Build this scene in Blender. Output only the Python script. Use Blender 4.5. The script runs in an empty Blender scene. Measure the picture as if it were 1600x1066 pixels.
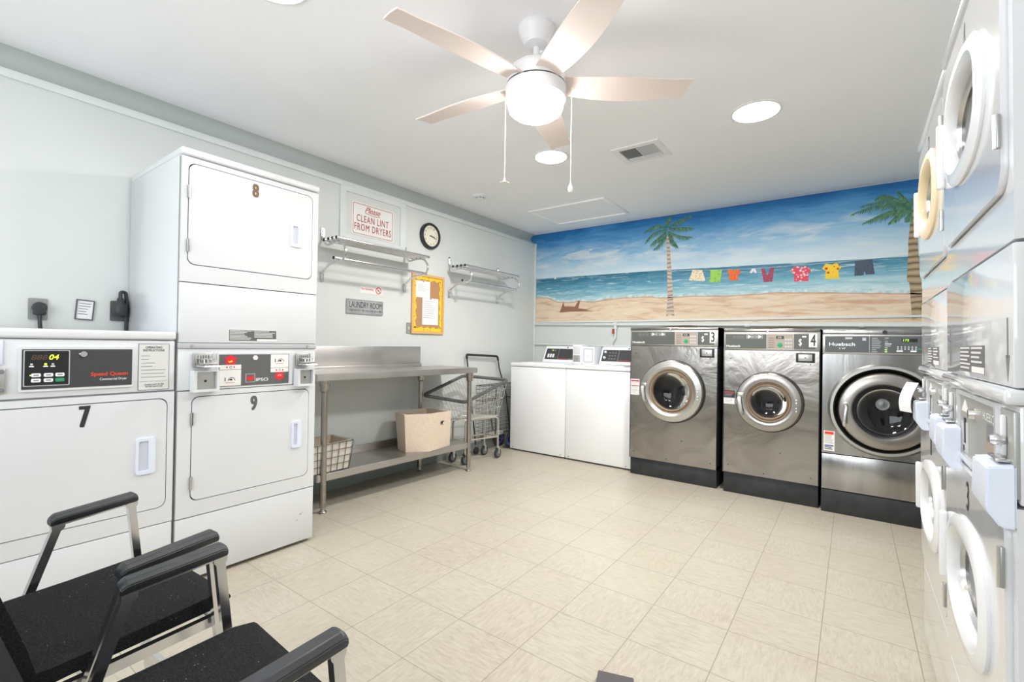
import bpy, bmesh, math, random
from mathutils import Vector, Matrix
PI = math.pi
random.seed(7)
SC = bpy.context.scene
COL = SC.collection

# ------------------------------------------------------------------ materials
def lin(c):
    c = c / 255.0
    return c / 12.92 if c <= 0.04045 else ((c + 0.055) / 1.055) ** 2.4
def rgb(r, g, b):
    return (lin(r), lin(g), lin(b), 1.0)
M = {}
def mat(name, col, rough=0.5, metal=0.0, coat=0.0, emit=None, es=0.0, spec=0.5):
    m = bpy.data.materials.new(name); m.use_nodes = True
    b = m.node_tree.nodes['Principled BSDF']
    b.inputs['Base Color'].default_value = col
    b.inputs['Roughness'].default_value = rough
    b.inputs['Metallic'].default_value = metal
    b.inputs['Coat Weight'].default_value = coat
    b.inputs['Coat Roughness'].default_value = 0.08
    b.inputs['Specular IOR Level'].default_value = spec
    if emit:
        b.inputs['Emission Color'].default_value = emit
        b.inputs['Emission Strength'].default_value = es
    M[name] = m
    return m
def nt(name):
    t = M[name].node_tree
    return t, t.nodes['Principled BSDF']
def node(t, typ, **kw):
    n = t.nodes.new(typ)
    for k, v in kw.items():
        setattr(n, k, v)
    return n
def mathn(t, op, a, b=None, c=None):
    n = t.nodes.new('ShaderNodeMath'); n.operation = op
    for i, v in enumerate((a, b, c)):
        if v is None: continue
        if isinstance(v, (int, float)): n.inputs[i].default_value = v
        else: t.links.new(v, n.inputs[i])
    return n.outputs[0]
def mixc(t, fac, a, b):
    n = t.nodes.new('ShaderNodeMix'); n.data_type = 'RGBA'
    for i, v in ((0, fac), (6, a), (7, b)):
        if isinstance(v, (int, float)): n.inputs[i].default_value = v
        elif isinstance(v, tuple): n.inputs[i].default_value = v
        else: t.links.new(v, n.inputs[i])
    return n.outputs[2]
def noise(t, scale=5, detail=3, dist=0.0, vec=None, rough=0.5):
    n = t.nodes.new('ShaderNodeTexNoise')
    n.inputs['Scale'].default_value = scale; n.inputs['Detail'].default_value = detail
    n.inputs['Distortion'].default_value = dist; n.inputs['Roughness'].default_value = rough
    if vec is not None: t.links.new(vec, n.inputs['Vector'])
    return n.outputs[0]
def coords(t, scale=(1, 1, 1), loc=(0, 0, 0), rot=(0, 0, 0)):
    tc = t.nodes.new('ShaderNodeTexCoord'); mp = t.nodes.new('ShaderNodeMapping')
    mp.inputs['Scale'].default_value = scale; mp.inputs['Location'].default_value = loc
    mp.inputs['Rotation'].default_value = rot
    t.links.new(tc.outputs['Object'], mp.inputs['Vector'])
    return mp.outputs[0]
def ramp(t, fac, stops):
    n = t.nodes.new('ShaderNodeValToRGB'); t.links.new(fac, n.inputs[0])
    e = n.color_ramp.elements
    while len(e) < len(stops): e.new(0.5)
    for el, (p, c) in zip(e, stops): el.position = p; el.color = c
    return n.outputs[0]
def maprange(t, v, a, b, c=0.0, d=1.0):
    n = t.nodes.new('ShaderNodeMapRange')
    t.links.new(v, n.inputs[0])
    for i, x in zip((1, 2, 3, 4), (a, b, c, d)): n.inputs[i].default_value = x
    return n.outputs[0]
def sep(t, v):
    n = t.nodes.new('ShaderNodeSeparateXYZ'); t.links.new(v, n.inputs[0]); return n.outputs
def bump(t, b, h, strength=0.2, dist=0.01):
    n = t.nodes.new('ShaderNodeBump'); n.inputs['Strength'].default_value = strength
    n.inputs['Distance'].default_value = dist
    t.links.new(h, n.inputs['Height']); t.links.new(n.outputs[0], b.inputs['Normal'])

def simple_noise_mat(name, c1, c2, scale, rough=0.5, bumps=0.0, **kw):
    mat(name, c1, rough, **kw)
    t, b = nt(name)
    n = noise(t, scale, 4, vec=coords(t))
    t.links.new(mixc(t, maprange(t, n, 0.3, 0.7), c1, c2), b.inputs['Base Color'])
    if bumps: bump(t, b, n, bumps, 0.002)

simple_noise_mat('wall_paint', rgb(219, 223, 221), rgb(215, 219, 217), 3, 0.62, 0.02)
simple_noise_mat('ceiling_paint', rgb(248, 249, 252), rgb(245, 246, 249), 4, 0.75, 0.03)
simple_noise_mat('recess_shade_paint', rgb(206, 211, 210), rgb(202, 207, 206), 4, 0.75)  # wall paint darkened so the colour carries the shade of the upper recess
simple_noise_mat('enamel_bright', rgb(244, 245, 247), rgb(241, 242, 244), 2, 0.28, coat=0.3)
simple_noise_mat('enamel', rgb(221, 223, 226), rgb(218, 220, 223), 2, 0.28, coat=0.35)
simple_noise_mat('enamel_gloss', rgb(222, 223, 226), rgb(220, 221, 224), 2, 0.12, coat=0.8)
simple_noise_mat('white_trim', rgb(226, 230, 229), rgb(220, 225, 224), 6, 0.5)
simple_noise_mat('white_plastic', rgb(240, 243, 248), rgb(234, 238, 245), 8, 0.4)
simple_noise_mat('blue_white_plastic', rgb(226, 232, 246), rgb(220, 227, 243), 8, 0.4)
simple_noise_mat('baseboard', rgb(148, 158, 154), rgb(138, 148, 144), 8, 0.6)
mat('hatch_white', rgb(252, 252, 252), 0.4)
mat('recess_shade_plastic', rgb(206, 210, 222), 0.5)  # inside of the handle recess, its shading put into a darker colour
mat('gap', rgb(74, 73, 72), 0.8)
mat('shade_gap', rgb(150, 150, 150), 0.8)
mat('chrome', rgb(222, 222, 224), 0.20, 1.0)
mat('zinc', rgb(196, 196, 194), 0.32, 1.0)
mat('rod_end', rgb(45, 45, 45), 0.6)
mat('key_metal', rgb(190, 190, 188), 0.35, 0.9)
mat('hinge_metal', rgb(170, 170, 170), 0.4, 0.8)
mat('black_plastic', rgb(38, 39, 42), 0.45)
mat('display_black', rgb(28, 30, 33), 0.3)
mat('panel_black', rgb(62, 63, 66), 0.5)
mat('panel_green', rgb(84, 88, 84), 0.45)
mat('panel_slate', rgb(82, 86, 90), 0.4)
mat('panel_tan', rgb(160, 148, 136), 0.45)
mat('panel_grey', rgb(96, 96, 97), 0.45)
mat('silver_panel', rgb(176, 177, 174), 0.4, 0.5)
mat('ink', rgb(45, 45, 48), 0.6)
mat('ink_grey', rgb(120, 120, 124), 0.6)
mat('ink_light', rgb(185, 186, 190), 0.6)
mat('ink_white', rgb(236, 237, 237), 0.5)
mat('red', rgb(222, 40, 48), 0.5)
mat('orange_red', rgb(232, 72, 42), 0.5)
mat('sign_red', rgb(178, 62, 60), 0.5)
mat('sticker_red', rgb(168, 62, 58), 0.5)
mat('green_btn', rgb(28, 150, 100), 0.5)
mat('led', rgb(222, 232, 60), 0.5, emit=rgb(220, 235, 50), es=0.9)
mat('led_green', rgb(180, 240, 60), 0.5, emit=rgb(170, 235, 60), es=0.8)
mat('led_dim', rgb(92, 72, 52), 0.5)
mat('number_gold', rgb(120, 96, 74), 0.5)
mat('paper', rgb(240, 240, 242), 0.7)
mat('sign_white', rgb(236, 234, 232), 0.45)
mat('label_grey', rgb(214, 214, 212), 0.5)
mat('rubber', rgb(58, 60, 62), 0.6)
mat('wheel_grey', rgb(120, 122, 122), 0.6)
mat('wheel_blue', rgb(84, 116, 176), 0.45)
mat('black_wire', rgb(44, 46, 48), 0.4)
mat('wire_chrome', rgb(196, 193, 186), 0.35, 0.35)
mat('grey_grip', rgb(92, 92, 92), 0.6)
mat('frame_paint', rgb(190, 186, 176), 0.35, 0.6)
mat('cream_ring', rgb(244, 224, 186), 0.4, coat=0.3)
mat('white_ring', rgb(230, 231, 233), 0.3, coat=0.5)
mat('tan_gasket', rgb(148, 128, 108), 0.5, 0.3)
mat('drum_dark', rgb(30, 30, 34), 0.45, 0.4)
mat('drum_steel', rgb(150, 150, 150), 0.3, 0.9)
mat('aluminium', rgb(196, 196, 192), 0.33, 1.0)
mat('wood', rgb(226, 180, 122), 0.55)
mat('yellow_border', rgb(246, 204, 50), 0.6)
mat('clock_face', rgb(236, 232, 216), 0.5)
mat('clock_rim', rgb(40, 40, 42), 0.4)
mat('blade', rgb(228, 214, 208), 0.5)
mat('fan_white', rgb(236, 236, 238), 0.35)
mat('lamp_glow', rgb(255, 252, 245), 0.5, emit=(1.0, 0.94, 0.86, 1), es=9.0)
mat('fan_glow', rgb(255, 252, 245), 0.5, emit=(1.0, 0.97, 0.94, 1), es=32.0)
mat('cord_white', rgb(236, 232, 224), 0.6)
mat('vent_dark', rgb(150, 151, 152), 0.7)
mat('outlet_grey', rgb(150, 153, 152), 0.5)
mat('plug_black', rgb(52, 53, 56), 0.5)
mat('stone_dark', rgb(92, 88, 90), 0.8)
mat('brown_pad', rgb(128, 84, 66), 0.7)
mat('hose', rgb(92, 78, 66), 0.7)
mat('daylight', rgb(245, 248, 255), 0.5, emit=(0.93, 0.97, 1.0, 1), es=2.6)
simple_noise_mat('black_base', rgb(38, 40, 43), rgb(52, 54, 57), 14, 0.5)
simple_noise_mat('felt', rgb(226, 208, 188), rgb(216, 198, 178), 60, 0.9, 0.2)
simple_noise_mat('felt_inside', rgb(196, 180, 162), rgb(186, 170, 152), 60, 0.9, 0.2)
simple_noise_mat('cork', rgb(196, 150, 112), rgb(178, 132, 96), 120, 0.9, 0.2)
simple_noise_mat('liner', rgb(222, 216, 206), rgb(206, 200, 190), 18, 0.9, 0.3)
simple_noise_mat('armrest', rgb(50, 52, 56), rgb(58, 60, 64), 30, 0.42)
simple_noise_mat('plaque', rgb(186, 186, 188), rgb(160, 160, 164), 20, 0.6)

# glass of the machine doors
def glass(name, tint, rough=0.03):
    mat(name, tint, rough)
    t, b = nt(name)
    tr = t.nodes.new('ShaderNodeBsdfTransparent'); tr.inputs[0].default_value = tint
    gl = t.nodes.new('ShaderNodeBsdfGlossy'); gl.inputs['Roughness'].default_value = rough
    fr = t.nodes.new('ShaderNodeFresnel'); fr.inputs[0].default_value = 1.5
    mx = t.nodes.new('ShaderNodeMixShader'); t.links.new(fr.outputs[0], mx.inputs[0]); t.links.new(tr.outputs[0], mx.inputs[1]); t.links.new(gl.outputs[0], mx.inputs[2])
    t.links.new(mx.outputs[0], t.nodes['Material Output'].inputs['Surface'])
glass('door_glass', (0.75, 0.77, 0.8, 1))
# brushed stainless steel
def steel(name, c1, c2, r1, r2, scale=(1.0, 1.0, 1.0), swirl=1.5, bs=0.10, fine_amt=0.12):
    mat(name, c1, r1, 1.0)
    t, b = nt(name)
    v = coords(t, scale)
    n1 = noise(t, 2.2, 5, swirl, v)
    fine = noise(t, 6.0, 4, 0.6, coords(t, (4, 4, 90)))
    f = maprange(t, n1, 0.22, 0.78)
    t.links.new(mixc(t, f, c1, c2), b.inputs['Base Color'])
    t.links.new(maprange(t, n1, 0.2, 0.8, r1, r2), b.inputs['Roughness'])
    h = mathn(t, 'ADD', mathn(t, 'MULTIPLY', n1, 1.0), mathn(t, 'MULTIPLY', fine, fine_amt))
    bump(t, b, h, bs, 0.03)
steel('steel_front', rgb(136, 132, 127), rgb(170, 166, 161), 0.14, 0.28, scale=(1.0, 1.0, 1.4), swirl=2.2, bs=0.13, fine_amt=0.0)
steel('steel_table', rgb(186, 183, 180), rgb(200, 197, 194), 0.34, 0.48, bs=0.03)
steel('steel_vertical', rgb(150, 150, 150), rgb(186, 185, 184), 0.13, 0.24, scale=(5.0, 5.0, 0.35), swirl=0.6, bs=0.05)
steel('steel_leg', rgb(164, 158, 152), rgb(176, 170, 164), 0.22, 0.3, bs=0.02)
steel('steel_door', rgb(160, 156, 152), rgb(184, 180, 176), 0.2, 0.3, bs=0.04)

# chair fabric with lint specks
mat('fabric', rgb(34, 34, 36), 0.95)
t, b = nt('fabric')
v = coords(t)
vo = t.nodes.new('ShaderNodeTexVoronoi'); vo.inputs['Scale'].default_value = 95; t.links.new(v, vo.inputs['Vector'])
speck = mathn(t, 'LESS_THAN', vo.outputs['Distance'], 0.075)
keep = mathn(t, 'GREATER_THAN', noise(t, 14, 1, vec=v), 0.60)
weave = noise(t, 260, 2, vec=v)
base = mixc(t, maprange(t, weave, 0.3, 0.7), rgb(28, 28, 30), rgb(50, 50, 53))
t.links.new(mixc(t, mathn(t, 'MULTIPLY', speck, keep), base, rgb(190, 190, 190)), b.inputs['Base Color'])
b.inputs['Specular IOR Level'].default_value = 0.15
bump(t, b, weave, 0.4, 0.002)

# vinyl floor tiles, 12 inch, streaks turned 90 degrees from tile to tile
mat('floor_tile', rgb(216, 208, 190), 0.42)
t, b = nt('floor_tile')
tc = t.nodes.new('ShaderNodeTexCoord'); P = sep(t, tc.outputs['Object'])
TX, TY, X0, Y0 = 0.3040, 0.3020, -0.093, 1.150
u = mathn(t, 'DIVIDE', mathn(t, 'SUBTRACT', P[0], X0), TX); vv = mathn(t, 'DIVIDE', mathn(t, 'SUBTRACT', P[1], Y0), TY)
cu, cv = mathn(t, 'FLOOR', u), mathn(t, 'FLOOR', vv)
fu, fv = mathn(t, 'FRACT', u), mathn(t, 'FRACT', vv)
du = mathn(t, 'MINIMUM', fu, mathn(t, 'SUBTRACT', 1.0, fu)); dv = mathn(t, 'MINIMUM', fv, mathn(t, 'SUBTRACT', 1.0, fv))
joint = mathn(t, 'LESS_THAN', mathn(t, 'MINIMUM', du, dv), 0.0055)
par = mathn(t, 'MODULO', mathn(t, 'ABSOLUTE', mathn(t, 'ADD', cu, cv)), 2.0)
cell = t.nodes.new('ShaderNodeCombineXYZ'); t.links.new(cu, cell.inputs[0]); t.links.new(cv, cell.inputs[1])
wn = t.nodes.new('ShaderNodeTexWhiteNoise'); t.links.new(cell.outputs[0], wn.inputs['Vector'])
na = noise(t, 9, 5, 0.6, coords(t, (2.0, 9.0, 1)), 0.6)
nb = noise(t, 9, 5, 0.6, coords(t, (9.0, 2.0, 1)), 0.6)
mixf = t.nodes.new('ShaderNodeMix'); t.links.new(par, mixf.inputs[0]); t.links.new(na, mixf.inputs[2]); t.links.new(nb, mixf.inputs[3])
st = mixf.outputs[0]
big = noise(t, 1.1, 3, 0.3, coords(t))
c = ramp(t, st, [(0.22, rgb(164, 154, 138)), (0.5, rgb(185, 176, 161)), (0.78, rgb(199, 192, 178))])
c = mixc(t, maprange(t, big, 0.35, 0.7, 0.0, 0.35), c, rgb(210, 212, 194))
c = mixc(t, maprange(t, wn.outputs[0], 0, 1, 0.0, 0.12), c, rgb(188, 172, 150))
vo = t.nodes.new('ShaderNodeTexVoronoi'); vo.inputs['Scale'].default_value = 26; t.links.new(coords(t, (1, 2.2, 1)), vo.inputs['Vector'])
spk = mathn(t, 'MULTIPLY', mathn(t, 'LESS_THAN', vo.outputs['Distance'], 0.07), mathn(t, 'GREATER_THAN', noise(t, 7, 1, vec=coords(t, loc=(3, 1, 0))), 0.60))
c = mixc(t, mathn(t, 'MULTIPLY', spk, 0.55), c, rgb(150, 104, 82))
c = mixc(t, mathn(t, 'MULTIPLY', joint, 0.65), c, rgb(126, 114, 96))
t.links.new(c, b.inputs['Base Color'])
t.links.new(maprange(t, st, 0.3, 0.7, 0.34, 0.46), b.inputs['Roughness'])

# mural paint: sky, sea and sand bands laid out by height on the wall
mat('mural_sky', rgb(70, 140, 200), 0.6)
t, b = nt('mural_sky')
tc = t.nodes.new('ShaderNodeTexCoord'); P = sep(t, tc.outputs['Object'])
br = noise(t, 2.2, 6, 0.8, coords(t, (0.8, 1, 3.4)), 0.62)
br2 = noise(t, 7, 4, 0.5, coords(t, (0.5, 1, 3.0)))
hz = mathn(t, 'ADD', P[2], mathn(t, 'MULTIPLY', mathn(t, 'SUBTRACT', br, 0.5), 0.34))
hz = mathn(t, 'ADD', hz, mathn(t, 'MULTIPLY', mathn(t, 'SUBTRACT', br2, 0.5), 0.10))
sky = ramp(t, maprange(t, hz, 1.90, 2.55), [(0.0, rgb(216, 230, 237)), (0.22, rgb(190, 216, 232)), (0.42, rgb(142, 190, 224)), (0.66, rgb(92, 160, 212)), (0.86, rgb(34, 122, 188)), (1.0, rgb(20, 98, 164))])
cl = noise(t, 2.6, 6, 0.4, coords(t, (1.0, 1, 4.2), (5, 0, 2.3)), 0.6)
zf = mathn(t, 'MULTIPLY', maprange(t, P[2], 1.93, 2.12), maprange(t, P[2], 2.34, 2.18))
t.links.new(mixc(t, mathn(t, 'MULTIPLY', mathn(t, 'MULTIPLY', maprange(t, cl, 0.46, 0.64), zf), 0.8), sky, rgb(226, 232, 236)), b.inputs['Base Color'])
mat('mural_sea', rgb(60, 130, 160), 0.6)
t, b = nt('mural_sea')
tc = t.nodes.new('ShaderNodeTexCoord'); P = sep(t, tc.outputs['Object'])
br = noise(t, 3.0, 6, 0.7, coords(t, (0.9, 1, 8)), 0.6)
hz = mathn(t, 'ADD', P[2], mathn(t, 'MULTIPLY', mathn(t, 'SUBTRACT', br, 0.5), 0.22))
sea = ramp(t, maprange(t, hz, 1.64, 1.95), [(0.0, rgb(206, 226, 228)), (0.2, rgb(160, 202, 212)), (0.45, rgb(110, 170, 192)), (0.7, rgb(72, 140, 168)), (0.95, rgb(40, 112, 142))])
foam = noise(t, 3.2, 6, 1.2, coords(t, (1.2, 1, 16), (1, 0, 7)), 0.7)
t.links.new(mixc(t, mathn(t, 'MULTIPLY', maprange(t, foam, 0.54, 0.66), 0.75), sea, rgb(214, 230, 234)), b.inputs['Base Color'])
simple_noise_mat('mural_foam', rgb(222, 234, 236), rgb(150, 196, 208), 26, 0.6)
mat('mural_sand', rgb(226, 202, 172), 0.6)
t, b = nt('mural_sand')
br = noise(t, 3.0, 5, 0.7, coords(t, (1.2, 1, 9)), 0.6)
t.links.new(ramp(t, br, [(0.3, rgb(206, 168, 138)), (0.5, rgb(229, 207, 180)), (0.75, rgb(238, 222, 200))]), b.inputs['Base Color'])
simple_noise_mat('mural_sand_edge', rgb(196, 152, 120), rgb(214, 178, 146), 20, 0.6)
simple_noise_mat('mural_cloud', rgb(214, 224, 234), rgb(186, 206, 226), 12, 0.6)
simple_noise_mat('mural_leaf', rgb(44, 96, 84), rgb(96, 146, 104), 40, 0.6)
simple_noise_mat('mural_leaf_light', rgb(124, 168, 128), rgb(70, 128, 104), 40, 0.6)
mat('mural_trunk', rgb(178, 158, 142), 0.6)
t, b = nt('mural_trunk')
w = t.nodes.new('ShaderNodeTexWave'); w.bands_direction = 'Z'; w.inputs['Scale'].default_value = 7.5; w.inputs['Distortion'].default_value = 3; w.inputs['Detail Scale'].default_value = 2
t.links.new(coords(t, (1, 1, 1)), w.inputs['Vector'])
t.links.new(ramp(t, w.outputs[0], [(0.0, rgb(146, 126, 112)), (0.16, rgb(190, 170, 154)), (1.0, rgb(214, 198, 184))]), b.inputs['Base Color'])
mat('mural_trunk_dark', rgb(150, 128, 98), 0.6)
t, b = nt('mural_trunk_dark')
w = t.nodes.new('ShaderNodeTexWave'); w.bands_direction = 'Z'; w.inputs['Scale'].default_value = 6.0; w.inputs['Distortion'].default_value = 3
t.links.new(coords(t, (1, 1, 1)), w.inputs['Vector'])
t.links.new(ramp(t, w.outputs[0], [(0.0, rgb(104, 88, 66)), (0.16, rgb(152, 132, 102)), (1.0, rgb(186, 166, 134))]), b.inputs['Base Color'])
def dots(name, c1, c2, scale, thr=0.3):
    mat(name, c1, 0.6); t, b = nt(name)
    vo = t.nodes.new('ShaderNodeTexVoronoi'); vo.inputs['Scale'].default_value = scale; t.links.new(coords(t), vo.inputs['Vector'])
    t.links.new(mixc(t, mathn(t, 'LESS_THAN', vo.outputs['Distance'], thr), c1, c2), b.inputs['Base Color'])
dots('cloth_cream', rgb(244, 230, 198), rgb(196, 152, 96), 60)
dots('cloth_green', rgb(160, 212, 88), rgb(132, 190, 70), 30)
dots('cloth_orange', rgb(240, 98, 44), rgb(226, 150, 60), 50)
dots('cloth_white', rgb(240, 240, 240), rgb(220, 220, 226), 50)
dots('cloth_plum', rgb(160, 62, 92), rgb(196, 108, 128), 80)
dots('cloth_pink', rgb(226, 72, 98), rgb(248, 206, 206), 45, 0.4)
dots('cloth_yellow', rgb(250, 208, 40), rgb(198, 74, 34), 26, 0.3)
dots('cloth_denim', rgb(70, 84, 106), rgb(52, 62, 82), 50)
mat('mural_wood', rgb(150, 104, 84), 0.6)
mat('mural_line', rgb(206, 214, 214), 0.6)
mat('border_pattern', rgb(246, 204, 50), 0.6)
t, b = nt('border_pattern')
vo = t.nodes.new('ShaderNodeTexVoronoi'); vo.inputs['Scale'].default_value = 42; t.links.new(coords(t), vo.inputs['Vector'])
cc = ramp(t, sep(t, vo.outputs['Color'])[0], [(0.0, rgb(230, 60, 40)), (0.3, rgb(240, 130, 30)), (0.5, rgb(80, 140, 60)), (0.8, rgb(90, 90, 140))])
t.links.new(mixc(t, mathn(t, 'LESS_THAN', vo.outputs['Distance'], 0.24), rgb(248, 208, 46), cc), b.inputs['Base Color'])

# ------------------------------------------------------------------ mesh building
class MB:
    def __init__(s): s.bm = bmesh.new(); s.mats = []
    def mi(s, m):
        if m not in s.mats: s.mats.append(m)
        return s.mats.index(m)
    def add(s, verts, faces, m, xf=None):
        vs = [s.bm.verts.new(xf @ Vector(v) if xf else v) for v in verts]
        k = s.mi(m)
        for f in faces:
            ids = []
            for i in f:
                if vs[i] not in ids: ids.append(vs[i])
            if len(ids) < 3: continue
            try:
                fc = s.bm.faces.new(ids); fc.material_index = k
            except ValueError: pass
        return vs
    def box(s, x0, x1, y0, y1, z0, z1, m, bev=0.0, seg=2, xf=None):
        b = bmesh.new()
        vs = [b.verts.new((x, y, z)) for x in (x0, x1) for y in (y0, y1) for z in (z0, z1)]
        for f in ((0, 1, 3, 2), (4, 6, 7, 5), (0, 4, 5, 1), (2, 3, 7, 6), (0, 2, 6, 4), (1, 5, 7, 3)):
            b.faces.new([vs[i] for i in f])
        if bev: bmesh.ops.bevel(b, geom=list(b.edges), offset=bev, segments=seg, profile=0.5, affect='EDGES')
        s.merge(b, m, xf)
    def merge(s, b, m, xf=None):
        b.verts.ensure_lookup_table(); b.verts.index_update()
        s.add([tuple(v.co) for v in b.verts], [[v.index for v in f.verts] for f in b.faces], m, xf)
        b.free()
    def poly(s, pts, y0, y1, m, xf=None):
        """prism: outline pts in (x,z), from y0 (front, facing -y) to y1"""
        n = len(pts)
        a = sum(pts[i][0] * pts[(i + 1) % n][1] - pts[(i + 1) % n][0] * pts[i][1] for i in range(n))
        if a < 0: pts = pts[::-1]
        v = [(p[0], y0, p[1]) for p in pts] + [(p[0], y1, p[1]) for p in pts]
        f = [list(range(n)), list(range(2 * n - 1, n - 1, -1))]
        f += [[i, i + n, (i + 1) % n + n, (i + 1) % n] for i in range(n)]
        s.add(v, f, m, xf)
    def frame(s, outer, inner, y0, y1, m, xf=None):
        """plate between two outlines that have equal point counts"""
        n = len(outer)
        v = [(p[0], y0, p[1]) for p in outer] + [(p[0], y0, p[1]) for p in inner] + [(p[0], y1, p[1]) for p in outer] + [(p[0], y1, p[1]) for p in inner]
        f = []
        for i in range(n):
            j = (i + 1) % n
            f += [[i, j, j + n, i + n], [i + 2 * n, i + 3 * n, j + 3 * n, j + 2 * n], [i, i + 2 * n, j + 2 * n, j], [i + n, j + n, j + 3 * n, i + 3 * n]]
        s.add(v, f, m, xf)
    def tube(s, path, r, m, seg=8, closed=False, w=None, h=None, xf=None):
        """round tube, or w x h flat bar if w is given"""
        pts = [Vector(p) for p in path]; n = len(pts)
        if w: prof = [(-w / 2, -h / 2), (w / 2, -h / 2), (w / 2, h / 2), (-w / 2, h / 2)]
        else: prof = [(r * math.cos(2 * PI * k / seg), r * math.sin(2 * PI * k / seg)) for k in range(seg)]
        rings = []; up = None
        for i in range(n):
            if closed: d = (pts[(i + 1) % n] - pts[i]).normalized() + (pts[i] - pts[i - 1]).normalized()
            elif i == 0: d = pts[1] - pts[0]
            elif i == n - 1: d = pts[-1] - pts[-2]
            else: d = (pts[i + 1] - pts[i]).normalized() + (pts[i] - pts[i - 1]).normalized()
            d.normalize()
            if up is None:
                up = Vector((0, 0, 1)) if abs(d.z) < 0.9 else Vector((0, 1, 0))
            side = d.cross(up).normalized(); up = side.cross(d).normalized()
            rings.append([tuple(pts[i] + side * a + up * b2) for a, b2 in prof])
        k = len(prof); v = [p for r_ in rings for p in r_]; f = []
        for i in range(n if closed else n - 1):
            a = i * k; b2 = ((i + 1) % n) * k
            for j in range(k): f.append([a + j, a + (j + 1) % k, b2 + (j + 1) % k, b2 + j])
        if not closed: f += [list(range(k))[::-1], list(range((n - 1) * k, n * k))]
        s.add(v, f, m, xf)
    def lathe(s, prof, m, seg=48, origin=(0, 0, 0), axis='z', xf=None, sq=None, mats=None):
        """profile [(r,h)] around an axis; axis '-y' has h pointing to -y"""
        o = Vector(origin); n = len(prof); v = []
        for r, h in prof:
            for k in range(seg):
                a = 2 * PI * k / seg; c, d = math.cos(a), math.sin(a)
                sx = sz = r
                if sq: # superellipse, sq=(aspect z/x, exponent)
                    e = 2.0 / sq[1]; c = math.copysign(abs(c) ** e, c); d = math.copysign(abs(d) ** e, d)
                    sz = r - sq[0]
                if axis == 'z': p = Vector((sx * c, sz * d, h))
                elif axis == '-y': p = Vector((sx * c, -h, sz * d))
                elif axis == 'x': p = Vector((h, sx * c, sz * d))
                else: p = Vector((sx * c, h, sz * d))
                v.append(tuple(o + p))
        for i in range(n - 1):
            f = []
            for k in range(seg):
                k2 = (k + 1) % seg
                f.append([i * seg + k, i * seg + k2, (i + 1) * seg + k2, (i + 1) * seg + k])
            if i == 0: vs = s.add(v, f, mats[i] if mats else m, xf)
            else:
                kk = s.mi(mats[i] if mats else m)
                for q in f:
                    try: s.bm.faces.new([vs[x] for x in q]).material_index = kk
                    except ValueError: pass
    def text(s, txt, x0, x1, z0, z1, y, m, bold=0.0, shear=0.0, space=1.0, depth=0.0006, xf=None):
        if bold > 0:
            q = min(bold, 0.05) * (z1 - z0) * 0.55 / (txt.count(chr(10)) + 1)
            s.tk = getattr(s, 'tk', 0)
            for ox, oz in ((-q, -q * .6), (q, -q * .6), (-q, q * .6), (q, q * .6)):
                s.tk = (s.tk + 1) % 16
                s.text(txt, x0 + q + ox, x1 - q + ox, z0 + q * .6 + oz, z1 - q * .6 + oz, y, m, 0.0, shear, space, depth + s.tk * 0.00005, xf)
            return
        cu = bpy.data.curves.new('t', 'FONT'); cu.body = txt; cu.shear = shear; cu.space_character = space
        cu.resolution_u = 3; cu.space_line = 0.95; cu.align_x = 'CENTER'
        ob = bpy.data.objects.new('t', cu)
        me = bpy.data.meshes.new_from_object(ob)
        xs = [v.co.x for v in me.vertices]; ys = [v.co.y for v in me.vertices]
        a, b, c, d = min(xs), max(xs), min(ys), max(ys)
        sx = (x1 - x0) / (b - a); sz = (z1 - z0) / (d - c)
        vs = [(x0 + (v.co.x - a) * sx, y - depth, z0 + (v.co.y - c) * sz) for v in me.vertices]
        s.add(vs, [list(p.vertices) for p in me.polygons], m, xf)
        bpy.data.objects.remove(ob); bpy.data.curves.remove(cu); bpy.data.meshes.remove(me)
    def lines(s, x0, x1, z0, z1, n, y, m, fill=0.45, rag=0.35):
        """rows of tiny print"""
        h = (z1 - z0) / n
        for i in range(n):
            w = (x1 - x0) * (1 - rag * random.random())
            s.box(x0, x0 + w, y - 0.0006, y, z1 - h * i - h * fill, z1 - h * i, m)
    def build(s, name, parent=None, sharp=35, smooth=True):
        bm = s.bm
        bmesh.ops.remove_doubles(bm, verts=bm.verts, dist=1e-6)
        bmesh.ops.recalc_face_normals(bm, faces=bm.faces)
        me = bpy.data.meshes.new(name)
        if smooth:
            lim = math.radians(sharp)
            for f in bm.faces: f.smooth = True
            for e in bm.edges:
                if len(e.link_faces) == 2:
                    if e.calc_face_angle(0) > lim: e.smooth = False
                else: e.smooth = False
        bm.to_mesh(me); bm.free()
        for m in s.mats: me.materials.append(M[m])
        o = bpy.data.objects.new(name, me); COL.objects.link(o)
        if parent: o.parent = parent
        return o
def tag(o, label, cat, group=None, kind=None):
    if label: o['label'] = label
    if cat: o['category'] = cat
    if group: o['group'] = group
    if kind: o['kind'] = kind
    return o
def thing(name, label, cat, loc=(0, 0, 0), rz=0.0, group=None):
    o = bpy.data.objects.new(name, None); COL.objects.link(o)
    o.location = loc; o.rotation_euler = (0, 0, rz); o.empty_display_size = 0.1
    return tag(o, label, cat, group)
def struct(o): o['kind'] = 'structure'; return o
def rr(x0, x1, z0, z1, r, seg=5):
    pts = []
    for cx, cz, a0 in ((x1 - r, z1 - r, 0), (x0 + r, z1 - r, 90), (x0 + r, z0 + r, 180), (x1 - r, z0 + r, 270)):
        for k in range(seg + 1):
            a = math.radians(a0 + 90 * k / seg); pts.append((cx + r * math.cos(a), cz + r * math.sin(a)))
    return pts
def rect_like(x0, x1, z0, z1, seg=5):
    pts = []
    for cx, cz in ((x1, z1), (x0, z1), (x0, z0), (x1, z0)): pts += [(cx, cz)] * (seg + 1)
    return pts
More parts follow.
